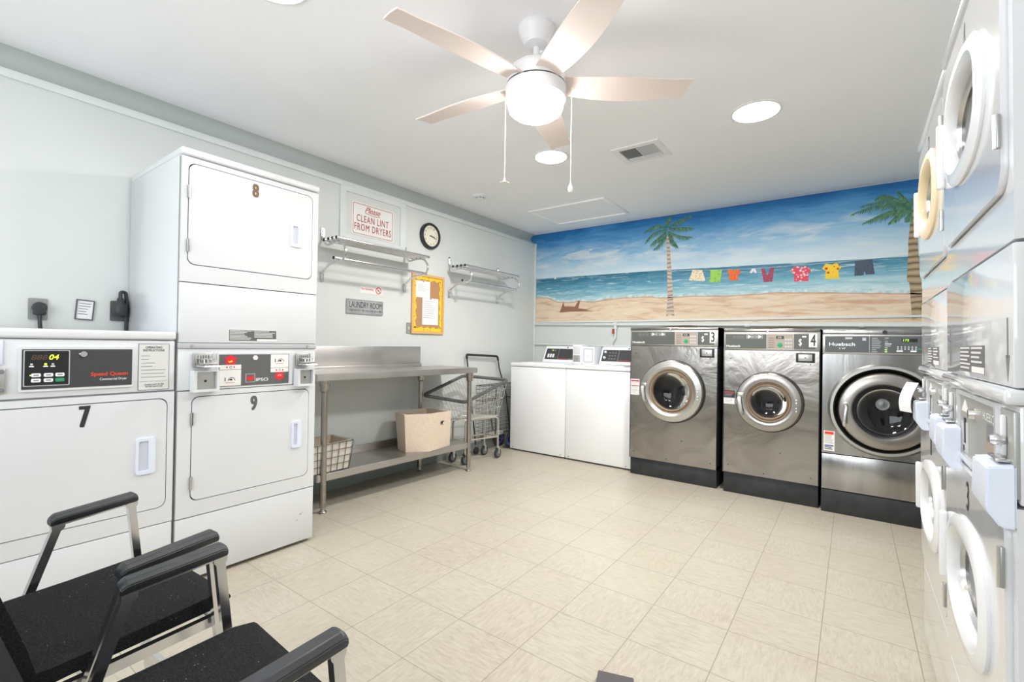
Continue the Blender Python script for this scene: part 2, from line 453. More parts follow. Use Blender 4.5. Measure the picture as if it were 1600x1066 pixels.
def arc_path(pts, r, seg=5):
    """round the corners of a polyline"""
    P = [Vector(p) for p in pts]; out = [P[0]]
    for i in range(1, len(P) - 1):
        a = (P[i - 1] - P[i]); b = (P[i + 1] - P[i]); q = min(r, a.length * 0.49, b.length * 0.49)
        p0 = P[i] + a.normalized() * q; p1 = P[i] + b.normalized() * q
        for k in range(seg + 1):
            t_ = k / seg; out.append(p0 * (1 - t_) ** 2 + P[i] * 2 * t_ * (1 - t_) + p1 * t_ ** 2)
    out.append(P[-1]); return out
L90 = PI / 2

# ------------------------------------------------------------------ room
XW, YB, XR, YF, CZ = -3.22, 4.87, 1.02, -1.25, 2.51
m = MB(); m.box(XW - 0.25, XR + 0.15, YF - 0.15, YB + 0.15, -0.1, 0.0, 'floor_tile'); struct(m.build('floor'))
m = MB(); m.box(XW - 0.25, XR + 0.15, YF - 0.15, YB + 0.15, CZ, CZ + 0.1, 'ceiling_paint'); struct(m.build('ceiling'))
m = MB()
m.box(XW - 0.2, XW, YF, YB, 0, 2.398, 'wall_paint'); m.box(XW - 0.25, XW - 0.075, YF, YB, 2.398, CZ, 'recess_shade_paint')
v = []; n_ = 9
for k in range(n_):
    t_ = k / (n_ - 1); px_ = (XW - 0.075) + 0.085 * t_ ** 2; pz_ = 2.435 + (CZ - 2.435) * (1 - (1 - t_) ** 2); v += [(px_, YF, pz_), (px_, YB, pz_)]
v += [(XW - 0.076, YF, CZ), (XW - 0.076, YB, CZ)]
m.add(v, [[2 * i, 2 * i + 1, 2 * i + 3, 2 * i + 2] for i in range(n_)], 'recess_shade_paint')  # cove in the same shade-darkened colour, curved to soften the band's edge
struct(m.build('wall_left'))
m = MB(); m.box(XW - 0.25, XR + 0.15, YB, YB + 0.12, 0, CZ, 'wall_paint'); struct(m.build('wall_back'))
m = MB(); m.box(XR, XR + 0.12, YF, YB, 0, CZ, 'wall_paint'); struct(m.build('wall_right'))
WX0, WX1, WZ0, WZ1 = -2.55, -0.15, 0.85, 2.25
m = MB()
m.box(XW - 0.25, WX0, YF - 0.12, YF, 0, CZ, 'wall_paint'); m.box(WX1, XR + 0.15, YF - 0.12, YF, 0, CZ, 'wall_paint')
m.box(WX0, WX1, YF - 0.12, YF, 0, WZ0, 'wall_paint'); m.box(WX0, WX1, YF - 0.12, YF, WZ1, CZ, 'wall_paint')
struct(m.build('wall_front'))
m = MB(); m.frame(rect_like(WX0, WX1, WZ0, WZ1, 0), rect_like(WX0 + 0.05, WX1 - 0.05, WZ0 + 0.05, WZ1 - 0.05, 0), YF - 0.09, YF - 0.03, 'white_trim')
for k in (1, 2): m.box(WX0 + k * 0.8 - 0.02, WX0 + k * 0.8 + 0.02, YF - 0.09, YF - 0.03, WZ0 + 0.05, WZ1 - 0.05, 'white_trim')
wf = struct(m.build('window_1'))
m = MB(); m.box(WX0 + 0.05, WX1 - 0.05, YF - 0.062, YF - 0.058, WZ0 + 0.05, WZ1 - 0.05, 'door_glass'); m.build('pane', wf)
# trims
m = MB(); m.box(XW, XW + 0.012, YF, YB, 2.36, 2.40, 'white_trim', 0.003); struct(m.build('trim_1'))
m = MB(); m.box(XW, XW + 0.028, YB - 0.02, YB, 0, 2.392, 'white_trim', 0.003); struct(m.build('trim_2'))
m = MB(); m.box(XW, XW + 0.006, YF, YB, 0, 0.10, 'baseboard', 0.002); struct(m.build('baseboard_left'))
m = MB(); m.box(XW + 0.006, XR, YB - 0.006, YB, 0, 0.10, 'baseboard', 0.002); struct(m.build('baseboard_back'))

# ------------------------------------------------------------------ mural on the back wall
mu = thing('mural', 'painted beach mural with two palms and a clothesline across the back wall above the washers', 'mural', (0, 0, 0))
HZ = [(-3.189, 1.959), (-1.582, 1.941), (-0.435, 1.912), (0.394, 1.893), (XR, 1.878)]
SAND = [(-3.185, 1.726), (-3.017, 1.712), (-2.894, 1.66), (-2.722, 1.642), (-2.595, 1.659), (-2.421, 1.636), (-2.232, 1.661), (-2.049, 1.669), (-1.907, 1.667), (-1.758, 1.671), (-1.645, 1.65), (-1.447, 1.651), (-1.351, 1.657), (-0.991, 1.639), (-0.558, 1.648), (-0.125, 1.626), (0.238, 1.600), (0.446, 1.59), (XR, 1.58)]
MY = YB - 0.001
ML = XW + 0.028
m = MB(); m.poly([(ML, 2.398), (XW - 0.03, 2.410), (XW - 0.068, 2.45), (XW - 0.07, CZ), (XR, CZ - 0.004)] + HZ[::-1][:-1] + [(ML, 1.959)], MY, YB, 'mural_sky'); m.build('painted_sky', mu)
m = MB(); m.poly([(ML, 1.959)] + HZ[1:] + SAND[::-1][:-1] + [(ML, 1.726)], MY, YB, 'mural_sea'); m.build('painted_sea', mu)
m = MB(); m.poly([(ML, 1.726)] + SAND[1:] + [(XR, 1.36), (ML, 1.425)], MY, YB, 'mural_sand'); m.build('painted_sand', mu)
m = MB()
for off, w, mt in ((0.014, 0.018, 'mural_foam'), (0.0, 0.007, 'mural_sand_edge')):
    up = []; dn = []
    for i in range(len(SAND) - 1):
        for k in range(6):
            a = k / 6; x = SAND[i][0] * (1 - a) + SAND[i + 1][0] * a; z = SAND[i][1] * (1 - a) + SAND[i + 1][1] * a + off
            x = max(x, ML); up.append((x, z + w * (0.5 + random.random()))); dn.append((x, z - w * (0.4 + 0.4 * random.random())))
    for i in range(len(up) - 1):
        if up[i + 1][0] - up[i][0] > 1e-4: m.poly([dn[i], dn[i + 1], up[i + 1], up[i]], MY - (0.0008 if mt == 'mural_foam' else 0.0012), MY, mt)
m.build('painted_foam_line', mu)
m = MB()
def blob(m, cx, cz, rx, rz, mt, y, n=18, jag=0.25):
    m.poly([(cx + rx * math.cos(2 * PI * k / n) * (1 + jag * (random.random() - .5)), cz + rz * math.sin(2 * PI * k / n) * (1 + jag * (random.random() - .5))) for k in range(n)], y, MY, mt)
blob(m, -2.63, 2.195, 0.17, 0.045, 'mural_cloud', MY - 0.0006); blob(m, -2.55, 2.215, 0.09, 0.035, 'mural_cloud', MY - 0.0009)
blob(m, -2.45, 2.245, 0.02, 0.006, 'cloth_white', MY - 0.0012)
m.build('painted_cloud', mu)
def brush_tree(trunk, fronds, tm, wid, lfl):
    m = MB(); m.poly(trunk, MY - 0.0012, MY, tm)
    tr = m.build('painted_palm', mu)
    m = MB(); yy = MY - 0.0014
    for (a, b_, c_) in fronds:
        n = 22
        for k in range(n):
            s_ = (k + 1) / n
            p = [a[i] * (1 - s_) ** 2 + b_[i] * 2 * s_ * (1 - s_) + c_[i] * s_ * s_ for i in (0, 1)]
            d = [2 * (1 - s_) * (b_[i] - a[i]) + 2 * s_ * (c_[i] - b_[i]) for i in (0, 1)]
            q = math.hypot(*d); d = [d[0] / q, d[1] / q]
            for sd in (-1, 1):
                L = lfl * math.sin(PI * (0.15 + 0.8 * s_)) * random.uniform(0.7, 1.15)
                e = [p[0] + L * (0.55 * d[0] + sd * 0.5 * -d[1]), p[1] + L * (0.55 * d[1] + sd * 0.5 * d[0]) - L * 0.55]
                w = wid * random.uniform(0.7, 1.3)
                yy -= 0.000002
                m.poly([(p[0] - w * d[0], p[1] - w * d[1]), (p[0] + w * d[0], p[1] + w * d[1]), (e[0], e[1])], yy, yy + 0.0001, random.choice(('mural_leaf', 'mural_leaf', 'mural_leaf_light')))
        for k in range(8):
            s0, s1 = k / 8, (k + 1) / 8
            p0 = [a[i] * (1 - s0) ** 2 + b_[i] * 2 * s0 * (1 - s0) + c_[i] * s0 * s0 for i in (0, 1)]
            p1 = [a[i] * (1 - s1) ** 2 + b_[i] * 2 * s1 * (1 - s1) + c_[i] * s1 * s1 for i in (0, 1)]
            dx, dz = p1[0] - p0[0], p1[1] - p0[1]; q = math.hypot(dx, dz); nx, nz = -dz / q * wid * .6, dx / q * wid * .6
            yy -= 0.000002
            m.poly([(p0[0] + nx, p0[1] + nz), (p0[0] - nx, p0[1] - nz), (p1[0] - nx, p1[1] - nz), (p1[0] + nx, p1[1] + nz)], yy, yy + 0.0001, 'mural_leaf')
    m.build('painted_fronds', tr)
brush_tree([(-1.579, 2.290), (-1.553, 2.290), (-1.523, 1.941), (-1.5, 1.604), (-1.487, 1.459), (-1.53, 1.475), (-1.572, 1.461), (-1.559, 1.663), (-1.568, 1.945)],
    [[(-1.571, 2.379), (-1.698, 2.464), (-1.819, 2.36)], [(-1.571, 2.362), (-1.731, 2.383), (-1.806, 2.242)], [(-1.576, 2.34), (-1.672, 2.295), (-1.752, 2.213)], [(-1.573, 2.323), (-1.626, 2.233), (-1.711, 2.168)], [(-1.559, 2.315), (-1.514, 2.242), (-1.458, 2.163)], [(-1.554, 2.343), (-1.448, 2.268), (-1.32, 2.252)], [(-1.554, 2.365), (-1.428, 2.376), (-1.305, 2.338)], [(-1.56, 2.383), (-1.462, 2.447), (-1.323, 2.471)], [(-1.569, 2.39), (-1.584, 2.454), (-1.534, 2.497)], [(-1.57, 2.35), (-1.64, 2.33), (-1.66, 2.24)], [(-1.565, 2.35), (-1.53, 2.3), (-1.50, 2.18)]],
    'mural_trunk', 0.008, 0.055)
brush_tree([(0.365, 2.27), (0.386, 2.27), (0.407, 2.14), (0.411, 1.953), (0.432, 1.679), (0.46, 1.395), (0.42, 1.41), (0.38, 1.381), (0.361, 1.683), (0.345, 1.70), (0.353, 1.96), (0.350, 2.0), (0.361, 2.146)],
    [[(0.373, 2.271), (0.195, 2.474), (0.142, 2.382)], [(0.369, 2.271), (0.169, 2.377), (-0.018, 2.28)], [(0.369, 2.271), (0.214, 2.279), (0.058, 2.194)], [(0.369, 2.266), (0.293, 2.267), (0.228, 2.17)], [(0.373, 2.26), (0.352, 2.235), (0.353, 2.18)], [(0.381, 2.27), (0.427, 2.235), (0.443, 2.156)], [(0.381, 2.286), (0.44, 2.336), (0.52, 2.35)], [(0.377, 2.298), (0.368, 2.398), (0.478, 2.437)], [(0.373, 2.287), (0.335, 2.349), (0.283, 2.425)], [(0.37, 2.28), (0.25, 2.40), (0.05, 2.34)], [(0.37, 2.27), (0.28, 2.31), (0.13, 2.23)]],
    'mural_trunk_dark', 0.009, 0.06)
def painted(name, pts, mt, y=0.0016):
    m = MB(); m.poly(pts, MY - y, MY, mt); return m.build(name, mu)
m = MB(); m.tube([(x, MY - 0.0012, z) for x, z in [(-1.542, 1.932), (-0.95, 1.895), (-0.638, 1.888), (-0.017, 1.893), (0.374, 1.905)]], 0.0018, 'mural_line', 5); m.build('painted_clothesline', mu)
painted('painted_skirt', [(-1.311, 1.922), (-1.219, 1.914), (-1.187, 1.808), (-1.21, 1.80), (-1.347, 1.818)], 'cloth_cream')
painted('painted_towel', [(-1.143, 1.908), (-1.034, 1.899), (-1.04, 1.866), (-1.045, 1.82), (-1.050, 1.78), (-1.169, 1.787), (-1.139, 1.817)], 'cloth_green')
painted('painted_shirt', [(-0.977, 1.901), (-0.948, 1.896), (-0.925, 1.886), (-0.903, 1.892), (-0.881, 1.893), (-0.866, 1.857), (-0.891, 1.843), (-0.89, 1.787), (-0.97, 1.793), (-0.97, 1.849), (-0.988, 1.871)], 'cloth_orange')
painted('painted_socks', [(-0.771, 1.891), (-0.754, 1.886), (-0.744, 1.889), (-0.73, 1.846), (-0.752, 1.848), (-0.758, 1.869), (-0.773, 1.846), (-0.792, 1.853)], 'cloth_white')
painted('painted_trousers', [(-0.695, 1.882), (-0.669, 1.885), (-0.642, 1.818), (-0.617, 1.887), (-0.588, 1.884), (-0.6, 1.756), (-0.673, 1.755)], 'cloth_plum')
painted('painted_shirt', [(-0.43, 1.877), (-0.4, 1.878), (-0.385, 1.862), (-0.352, 1.878), (-0.327, 1.865), (-0.294, 1.826), (-0.322, 1.811), (-0.319, 1.743), (-0.428, 1.745), (-0.434, 1.814), (-0.462, 1.845)], 'cloth_pink')
painted('painted_shirt', [(-0.196, 1.885), (-0.168, 1.877), (-0.15, 1.872), (-0.128, 1.884), (-0.114, 1.883), (-0.082, 1.842), (-0.104, 1.822), (-0.099, 1.75), (-0.199, 1.752), (-0.195, 1.824), (-0.222, 1.842)], 'cloth_yellow')
painted('painted_shorts', [(0.01, 1.894), (0.125, 1.893), (0.142, 1.77), (0.084, 1.769), (0.075, 1.802), (0.067, 1.765), (0.006, 1.764)], 'cloth_denim')
painted('painted_sailboat', [(-2.939, 1.940), (-2.919, 1.975), (-2.905, 1.940)], 'cloth_white')
painted('painted_driftwood', [(-2.851, 1.532), (-2.8, 1.657), (-2.787, 1.603), (-2.644, 1.596), (-2.603, 1.663), (-2.576, 1.664), (-2.60, 1.575), (-2.493, 1.560), (-2.42, 1.580), (-2.493, 1.549), (-2.395, 1.534), (-2.694, 1.539)], 'mural_wood')

# pipes on the back wall
m = MB(); m.box(XW, XR, YB - 0.014, YB, 1.405, 1.425, 'white_trim', 0.003); struct(m.build('trim_3'))
o = bpy.data.objects['trim_3']
pp = thing('pipe', 'white horizontal conduit pipe fixed along the wall right under the beach mural', 'pipe')
m = MB(); m.tube([(XW + 0.03, YB - 0.028, 1.395), (-1.0, YB - 0.028, 1.358), (0.5, YB - 0.028, 1.335), (XR - 0.005, YB - 0.028, 1.33)], 0.012, 'white_trim', 10)
m.build('pipe_run', pp)
for x, z in ((-2.12, 1.382), (-0.80, 1.352), (0.06, 1.343)):
    m = MB(); m.lathe([(0.0, -0.02), (0.02, -0.02), (0.022, 0.0), (0.02, 0.02), (0, 0.02)], 'white_trim', 12, (x, YB - 0.028, z), 'x'); m.build('pipe_fitting', pp)
pp = thing('pipe', 'white vertical water pipe with a red tag behind the white washers', 'pipe')
m = MB(); m.tube(arc_path([(-2.12, YB - 0.028, 1.375), (-2.12, YB - 0.028, 1.22), (-2.16, YB - 0.028, 1.18), (-2.16, YB - 0.028, 0.98)], 0.03), 0.011, 'white_trim', 10); m.build('pipe_run', pp)
m = MB(); m.box(-2.155, -2.128, YB - 0.042, YB - 0.038, 1.275, 1.33, 'sticker_red', 0.001); m.build('tag', pp)
m = MB(); m.lathe([(0.0, 0), (0.017, 0), (0.019, 0.03), (0.012, 0.05), (0, 0.05)], 'white_trim', 12, (-2.12, YB - 0.028, 1.325)); m.build('valve', pp)
pp = thing('pipe', 'lower white horizontal pipe behind the consoles of the white washers', 'pipe')
m = MB(); m.tube([(XW + 0.03, YB - 0.026, 1.150), (-1.63, YB - 0.026, 1.128)], 0.012, 'white_trim', 10); m.build('pipe_run', pp)

# ------------------------------------------------------------------ dryers
def handle_recess(m_, x0, x1, z0, z1, y):
    m_.frame(rr(x0, x1, z0, z1, 0.012), rr(x0 + 0.009, x1 - 0.024, z0 + 0.016, z1 - 0.014, 0.006), y - 0.008, y, 'blue_white_plastic')
    m_.box(x0 + 0.007, x1 - 0.020, y - 0.001, y, z0 + 0.012, z1 - 0.012, 'recess_shade_plastic')
def hinge(par, x, z0, z1, y):
    m = MB(); m.box(x - 0.006, x + 0.006, y - 0.006, y, z0, z1, 'hinge_metal', 0.002)
    m.lathe([(0, z0), (0.004, z0), (0.004, z1), (0, z1)], 'chrome', 8, (x, y - 0.006, 0))
    m.build('hinge', par)
def solid_door(root, x0, x1, z0, z1, number, nx, nz, numcol, hrect, hz, front=-0.002):
    m = MB(); m.poly(rr(x0 + 0.0035, x1 - 0.0035, z0 + 0.0035, z1 - 0.0035, 0.032), front, 0.016, 'enamel')
    d = m.build('door', root)
    m = MB(); handle_recess(m, hrect[0], hrect[1], hrect[2], hrect[3], front); m.build('handle', d)
    for a, b_ in hz: hinge(d, x0 + 0.002, a, b_, front)
    m = MB(); [m.text(number, nx[0] + q_, nx[1] + q_, nz[0], nz[1], front, numcol, bold=0.05) for q_ in (-0.002, 0.0, 0.002)]; m.build('number_decal', d)
def door_body(m_, w, z0, z1, x0, x1, d0, d1, fm='enamel', r=0.032):
    """front plate with a door opening and dark gap behind it"""
    m_.frame(rect_like(0.004, w - 0.004, z0, z1), rr(x0, x1, d0, d1, r), 0.0, 0.02, fm)
    m_.box(0.006, w - 0.006, 0.014, 0.02, z0 + 0.002, z1 - 0.002, 'gap')
def meter_slide(root, x, z, box_z0, box_z1, sgn=1, long=0.10):
    """coin slide with the coin pan below it"""
    m = MB(); m.box(x - 0.042, x + 0.042, -0.012, 0.0, z - 0.034, z + 0.036, 'key_metal', 0.003)
    for k in range(6): m.box(x - 0.034 + k * 0.011, x - 0.028 + k * 0.011, -0.02, -0.012, z - 0.02, z + 0.026, 'zinc', 0.001)
    m.box(x - 0.03, x + 0.03, -long, -0.012, z - 0.018, z - 0.010, 'zinc', 0.002)
    m.tube([(x - 0.03, -0.02, z - 0.026), (x - 0.03, -long - 0.01, z - 0.026), (x + 0.03, -long - 0.01, z - 0.026), (x + 0.03, -0.02, z - 0.026)], 0.004, 'chrome', 6)
    for k in range(4): m.tube([(x - 0.024 + 0.016 * k, -long + 0.01, z - 0.01), (x - 0.024 + 0.016 * k, -long + 0.01, z + 0.004), (x - 0.024 + 0.016 * k, -0.012, z + 0.010)], 0.003, 'chrome', 6)
    m.build('coin_slide', root)
def meter_box(root, x0, x1, z0, z1):
    m = MB(); m.frame(rect_like(x0, x1, z0, z1, 0), rect_like(x0 + 0.012, x1 - 0.012, z0 + 0.012, z1 - 0.006, 0), -0.05, 0.0, 'enamel')
    m.box(x0 + 0.002, x1 - 0.002, -0.03, -0.012, z0 + 0.002, z1 - 0.002, 'key_metal')
    m.lathe([(0, 0), (0.006, 0), (0.006, 0.0015), (0, 0.0015)], 'ink', 12, ((x0 + x1) / 2, -0.03, (z0 + z1) / 2), '-y')
    m.build('coin_box', root)

# --- single dryer 7
d7 = thing('front_control_dryer', 'white single dryer numbered 7 with black control panel, left of the stacked pair', 'dryer', (-2.498, 0.135, 0), L90)
W = 0.684
m = MB(); m.box(0, W, 0.02, 0.655, 0.02, 1.14, 'enamel', 0.006)
door_body(m, W, 0.318, 0.905, 0.03, 0.655, 0.388, 0.878)
m.box(0.004, W - 0.004, 0.0, 0.02, 0.02, 0.314, 'enamel', 0.004)
m.box(0.004, W - 0.004, 0.004, 0.02, 0.912, 1.135, 'enamel', 0.004)
m.box(0.001, W - 0.001, 0.014, 0.02, 0.03, 1.13, 'shade_gap')
m.build('cabinet', d7)
m = MB(); m.box(0, W, -0.006, 0.660, 1.139, 1.176, 'enamel', 0.010, 3); m.build('top_lid', d7)
solid_door(d7, 0.03, 0.655, 0.388, 0.878, '7', (0.357, 0.389), (0.783, 0.869), 'ink', (0.541, 0.610, 0.552, 0.710), [(0.75, 0.80), (0.46, 0.51)])
m = MB(); m.poly(rr(0.186, 0.528, 0.937, 1.106, 0.004), -0.004, 0.004, 'enamel'); m.poly(rr(0.193, 0.522, 0.946, 1.097, 0.002), -0.0055, 0.004, 'panel_black')
m.frame(rr(0.197, 0.325, 0.957, 1.094, 0.003), rr(0.200, 0.322, 0.960, 1.091, 0.003), -0.007, -0.005, 'ink_light')
m.box(0.200, 0.322, -0.0062, -0.005, 0.960, 1.091, 'display_black')
m.text('888', 0.217, 0.262, 1.057, 1.076, -0.0062, 'led_dim', 0.01, 0.2); m.text('04', 0.266, 0.293, 1.057, 1.077, -0.0062, 'led', 0.03, 0.2)
for k, x in enumerate((0.212, 0.250, 0.270)): m.box(x, x + 0.013, -0.0068, -0.0062, 1.030 , 1.034, 'ink_white'); m.box(x + 0.003, x + 0.010, -0.0068, -0.0062, 1.036, 1.044, 'led' if k == 1 else 'ink_light')
for i, x in enumerate((0.218, 0.252, 0.284)):
    for j, z in enumerate((0.992, 0.972)):
        m.poly(rr(x, x + 0.026, z, z + 0.014, 0.004), -0.0075, -0.006, 'green_btn' if (i == 2 and j == 1) else 'ink_white')
        m.box(x + 0.006, x + 0.02, -0.0079, -0.0075, z + 0.005, z + 0.009, 'ink_grey')
m.box(0.214, 0.217, -0.0068, -0.0062, 0.997, 1.001, 'led')
m.text('Speed Queen', 0.388, 0.508, 0.984, 1.004, -0.0055, 'orange_red', 0.045); m.text('Commercial Dryer', 0.416, 0.505, 0.967, 0.980, -0.0055, 'ink_white', 0.015)
m.build('control_panel', d7)
m = MB(); m.lathe([(0, 0), (0.012, 0), (0.011, 0.006), (0.006, 0.006), (0.006, 0.003), (0, 0.003)], 'chrome', 20, (0.365, -0.0055, 1.078), '-y'); m.box(0.350, 0.362, -0.008, -0.0055, 1.074, 1.082, 'chrome', 0.002); m.build('lock', d7)
m = MB(); m.poly(rr(0.545, 0.659, 0.917, 1.122, 0.003), 0.0028, 0.004, 'ink_grey'); m.poly(rr(0.5475, 0.6565, 0.9195, 1.1195, 0.003), 0.0022, 0.004, 'label_grey')
m.text('OPERATING\nINSTRUCTIONS', 0.562, 0.640, 1.088, 1.110, 0.0022, 'ink', 0.02)
for k in range(7): m.box(0.556, 0.556 + (0.03, 0.026, 0.05, 0.04, 0.09, 0.085, 0.09)[k], 0.0016, 0.0022, 1.067 - k * 0.0155, 1.069 - k * 0.0155, 'ink_grey')
m.box(0.553, 0.652, 0.0016, 0.0022, 0.9555, 0.9565, 'ink_grey'); m.text('CLEAN LINT FILTER\nAFTER EACH USE', 0.568, 0.640, 0.930, 0.945, 0.0022, 'ink', 0.01)
m.build('instruction_label', d7)
m = MB(); m.box(0.03, 0.145, -0.004, 0.004, 1.04, 1.13, 'blue_white_plastic', 0.004); m.box(0.035, 0.152, -0.006, 0.004, 0.935, 1.028, 'key_metal', 0.003)
m.lathe([(0.0, 0), (0.03, 0), (0.03, 0.004), (0.0, 0.004)], 'zinc', 24, (0.10, -0.006, 0.98), '-y')
for z in (0.948, 1.015): m.lathe([(0, 0), (0.008, 0), (0.006, 0.004), (0, 0.004)], 'ink_grey', 12, (0.142, -0.006, z), '-y')
m.build('coin_meter', d7)

# --- stacked dryers 8 / 9
def dryer_labels(): pass
s8 = thing('stacked_dryer', 'tall white stacked dryer pair numbered 8 above and 9 below, beside the steel table', 'dryer', (-2.498, 0.824, 0), L90)
W = 0.686
m = MB(); m.box(0, W, 0.02, 0.71, 0.02, 2.0, 'enamel', 0.006)
m.box(0.004, W - 0.004, 0.0, 0.02, 0.02, 0.308, 'enamel', 0.004)
door_body(m, W, 0.313, 0.90, 0.06, 0.645, 0.383, 0.875)
m.box(0.004, W - 0.004, 0.004, 0.02, 0.905, 1.10, 'enamel', 0.004)
m.box(0.004, W - 0.004, 0.001, 0.02, 1.128, 1.408, 'enamel', 0.004)
door_body(m, W, 1.412, 1.993, 0.03, 0.648, 1.492, 1.968)
m.box(0.001, W - 0.001, 0.014, 0.02, 0.03, 1.99, 'shade_gap')
m.build('cabinet', s8)
m = MB(); m.box(-0.001, W + 0.001, -0.008, 0.71, 1.999, 2.034, 'enamel', 0.010, 3); m.build('top_lid', s8)
m = MB(); m.box(0.002, W - 0.002, -0.003, 0.02, 1.101, 1.126, 'ink_light', 0.003)
for x in (0.054, 0.628): m.lathe([(0, 0), (0.007, 0), (0.005, 0.004), (0, 0.004)], 'zinc', 12, (x, -0.003, 1.113), '-y')
m.build('joining_strip', s8)
solid_door(s8, 0.03, 0.648, 1.492, 1.968, '8', (0.316, 0.346), (1.881, 1.950), 'number_gold', (0.520, 0.584, 1.662, 1.790), [(1.80, 1.86), (1.55, 1.61)])
solid_door(s8, 0.06, 0.645, 0.383, 0.875, '9', (0.326, 0.357), (0.783, 0.857), 'panel_grey', (0.545, 0.600, 0.552, 0.700), [(0.74, 0.80), (0.44, 0.50)])
m = MB(); m.poly(rr(0.165, 0.545, 0.904, 1.080, 0.004), -0.001, 0.004, 'enamel'); m.poly(rr(0.175, 0.523, 0.913, 1.071, 0.002), -0.003, 0.004, 'panel_grey')
m.box(0.177, 0.276, -0.0036, -0.003, 0.916, 0.995, 'sign_white'); m.box(0.177, 0.276, -0.0036, -0.003, 0.997, 1.020, 'sign_white')
m.box(0.424, 0.520, -0.0036, -0.003, 0.999, 1.069, 'sign_white'); m.box(0.424, 0.520, -0.0036, -0.003, 0.975, 0.997, 'sign_white')
def arrow(m_, cx, z0, z1, w, y, mt):
    h = z1 - z0; m_.poly([(cx - w * .32, z0), (cx + w * .32, z0), (cx + w * .32, z0 + h * .55), (cx + w * .5, z0 + h * .55), (cx, z1), (cx - w * .5, z0 + h * .55), (cx - w * .32, z0 + h * .55)], y - 0.0006, y, mt)
arrow(m, 0.226, 1.022, 1.070, 0.072, -0.0036, 'red'); arrow(m, 0.472, 0.974, 0.930, 0.066, -0.003, 'red')
m.text('UP', 0.217, 0.235, 1.032, 1.040, -0.0042, 'led'); m.text('DN', 0.463, 0.481, 0.954, 0.962, -0.0036, 'ink_white')
for cx, cz in ((0.226, 0.945), (0.472, 1.034)):
    m.box(cx - 0.026, cx - 0.022, -0.0042, -0.0036, cz - 0.006, cz + 0.012, 'ink')
    for k in range(10):
        a0, a1 = PI * k / 10, PI * (k + 1) / 10
        m.poly([(cx + 0.006 + 0.017 * math.cos(a), cz - 0.004 + 0.017 * math.sin(a)) for a in (a0, a1)] + [(cx + 0.006 + 0.0145 * math.cos(a), cz - 0.004 + 0.0145 * math.sin(a)) for a in (a1, a0)], -0.0042, -0.0036, 'ink')
    m.poly([(cx - 0.010, cz), (cx + 0.006, cz + 0.007), (cx + 0.010, cz - 0.003)], -0.0045, -0.0036, 'ink')
    m.box(cx - 0.022, cx + 0.022, -0.0042, -0.0036, cz - 0.014, cz - 0.012, 'sign_red')
for cx, cz in ((0.226, 1.008), (0.472, 0.986)): m.lathe([(0.004, 0), (0.006, 0), (0.006, 0.0006), (0.004, 0.0006)], 'ink_grey', 14, (cx, -0.0036, cz), '-y'); m.box(cx - 0.02, cx - 0.014, -0.0042, -0.0036, cz - .004, cz + .004, 'sign_red'); m.box(cx + 0.014, cx + 0.02, -0.0042, -0.0036, cz - .004, cz + .004, 'sign_red')
m.frame(rr(0.298, 0.345, 0.928, 0.972, 0.002), rr(0.3005, 0.3425, 0.9305, 0.9695, 0.002), -0.0040, -0.003, 'ink_light')
m.poly([(0.303, 0.966), (0.312, 0.958), (0.3215, 0.953), (0.331, 0.958), (0.340, 0.966), (0.340, 0.948), (0.3215, 0.933), (0.303, 0.948)], -0.0038, -0.003, 'red')
m.text('IPSO', 0.349, 0.412, 0.931, 0.948, -0.003, 'ink_white', 0.05)
m.build('control_panel', s8)
m = MB(); m.lathe([(0, 0), (0.014, 0), (0.012, 0.005), (0, 0.005)], 'sign_white', 6, (0.345, -0.003, 1.053), '-y'); m.build('lock', s8)
meter_slide(s8, 0.102, 1.045, 0, 0); meter_slide(s8, 0.602, 1.040, 0, 0, long=0.085)
meter_box(s8, 0.052, 0.160, 0.898, 0.998); meter_box(s8, 0.552, 0.650, 0.894, 0.990)
m = MB(); m.poly(rr(0.214, 0.455, 1.137, 1.198, 0.001), -0.0002, 0.001, 'sign_white'); m.box(0.217, 0.452, -0.0008, 0.0, 1.140, 1.195, 'panel_grey')
m.lines(0.220, 0.325, 1.142, 1.192, 7, -0.0008, 'label_grey', 0.5); m.lines(0.338, 0.448, 1.154, 1.192, 5, -0.0008, 'label_grey', 0.5); m.box(0.352, 0.452, -0.0014, -0.0008, 1.140, 1.150, 'sign_white')
m.text('CAUTION WARNING', 0.30, 0.37, 1.188, 1.194, -0.0008, 'ink_white'); m.build('warning_label', s8)
for x, z, a in ((0.60, 0.17, .4), (0.605, 0.165, 1.0), (0.615, 0.175, .7), (0.58, 0.14, .5), (0.60, 0.035, .2)): m = MB(); m.tube([(x, -0.0006, z), (x + 0.012 * math.cos(a), -0.0006, z + 0.012 * math.sin(a))], 0.0008, 'ink_grey', 4); m.build('scratch_mark', s8)

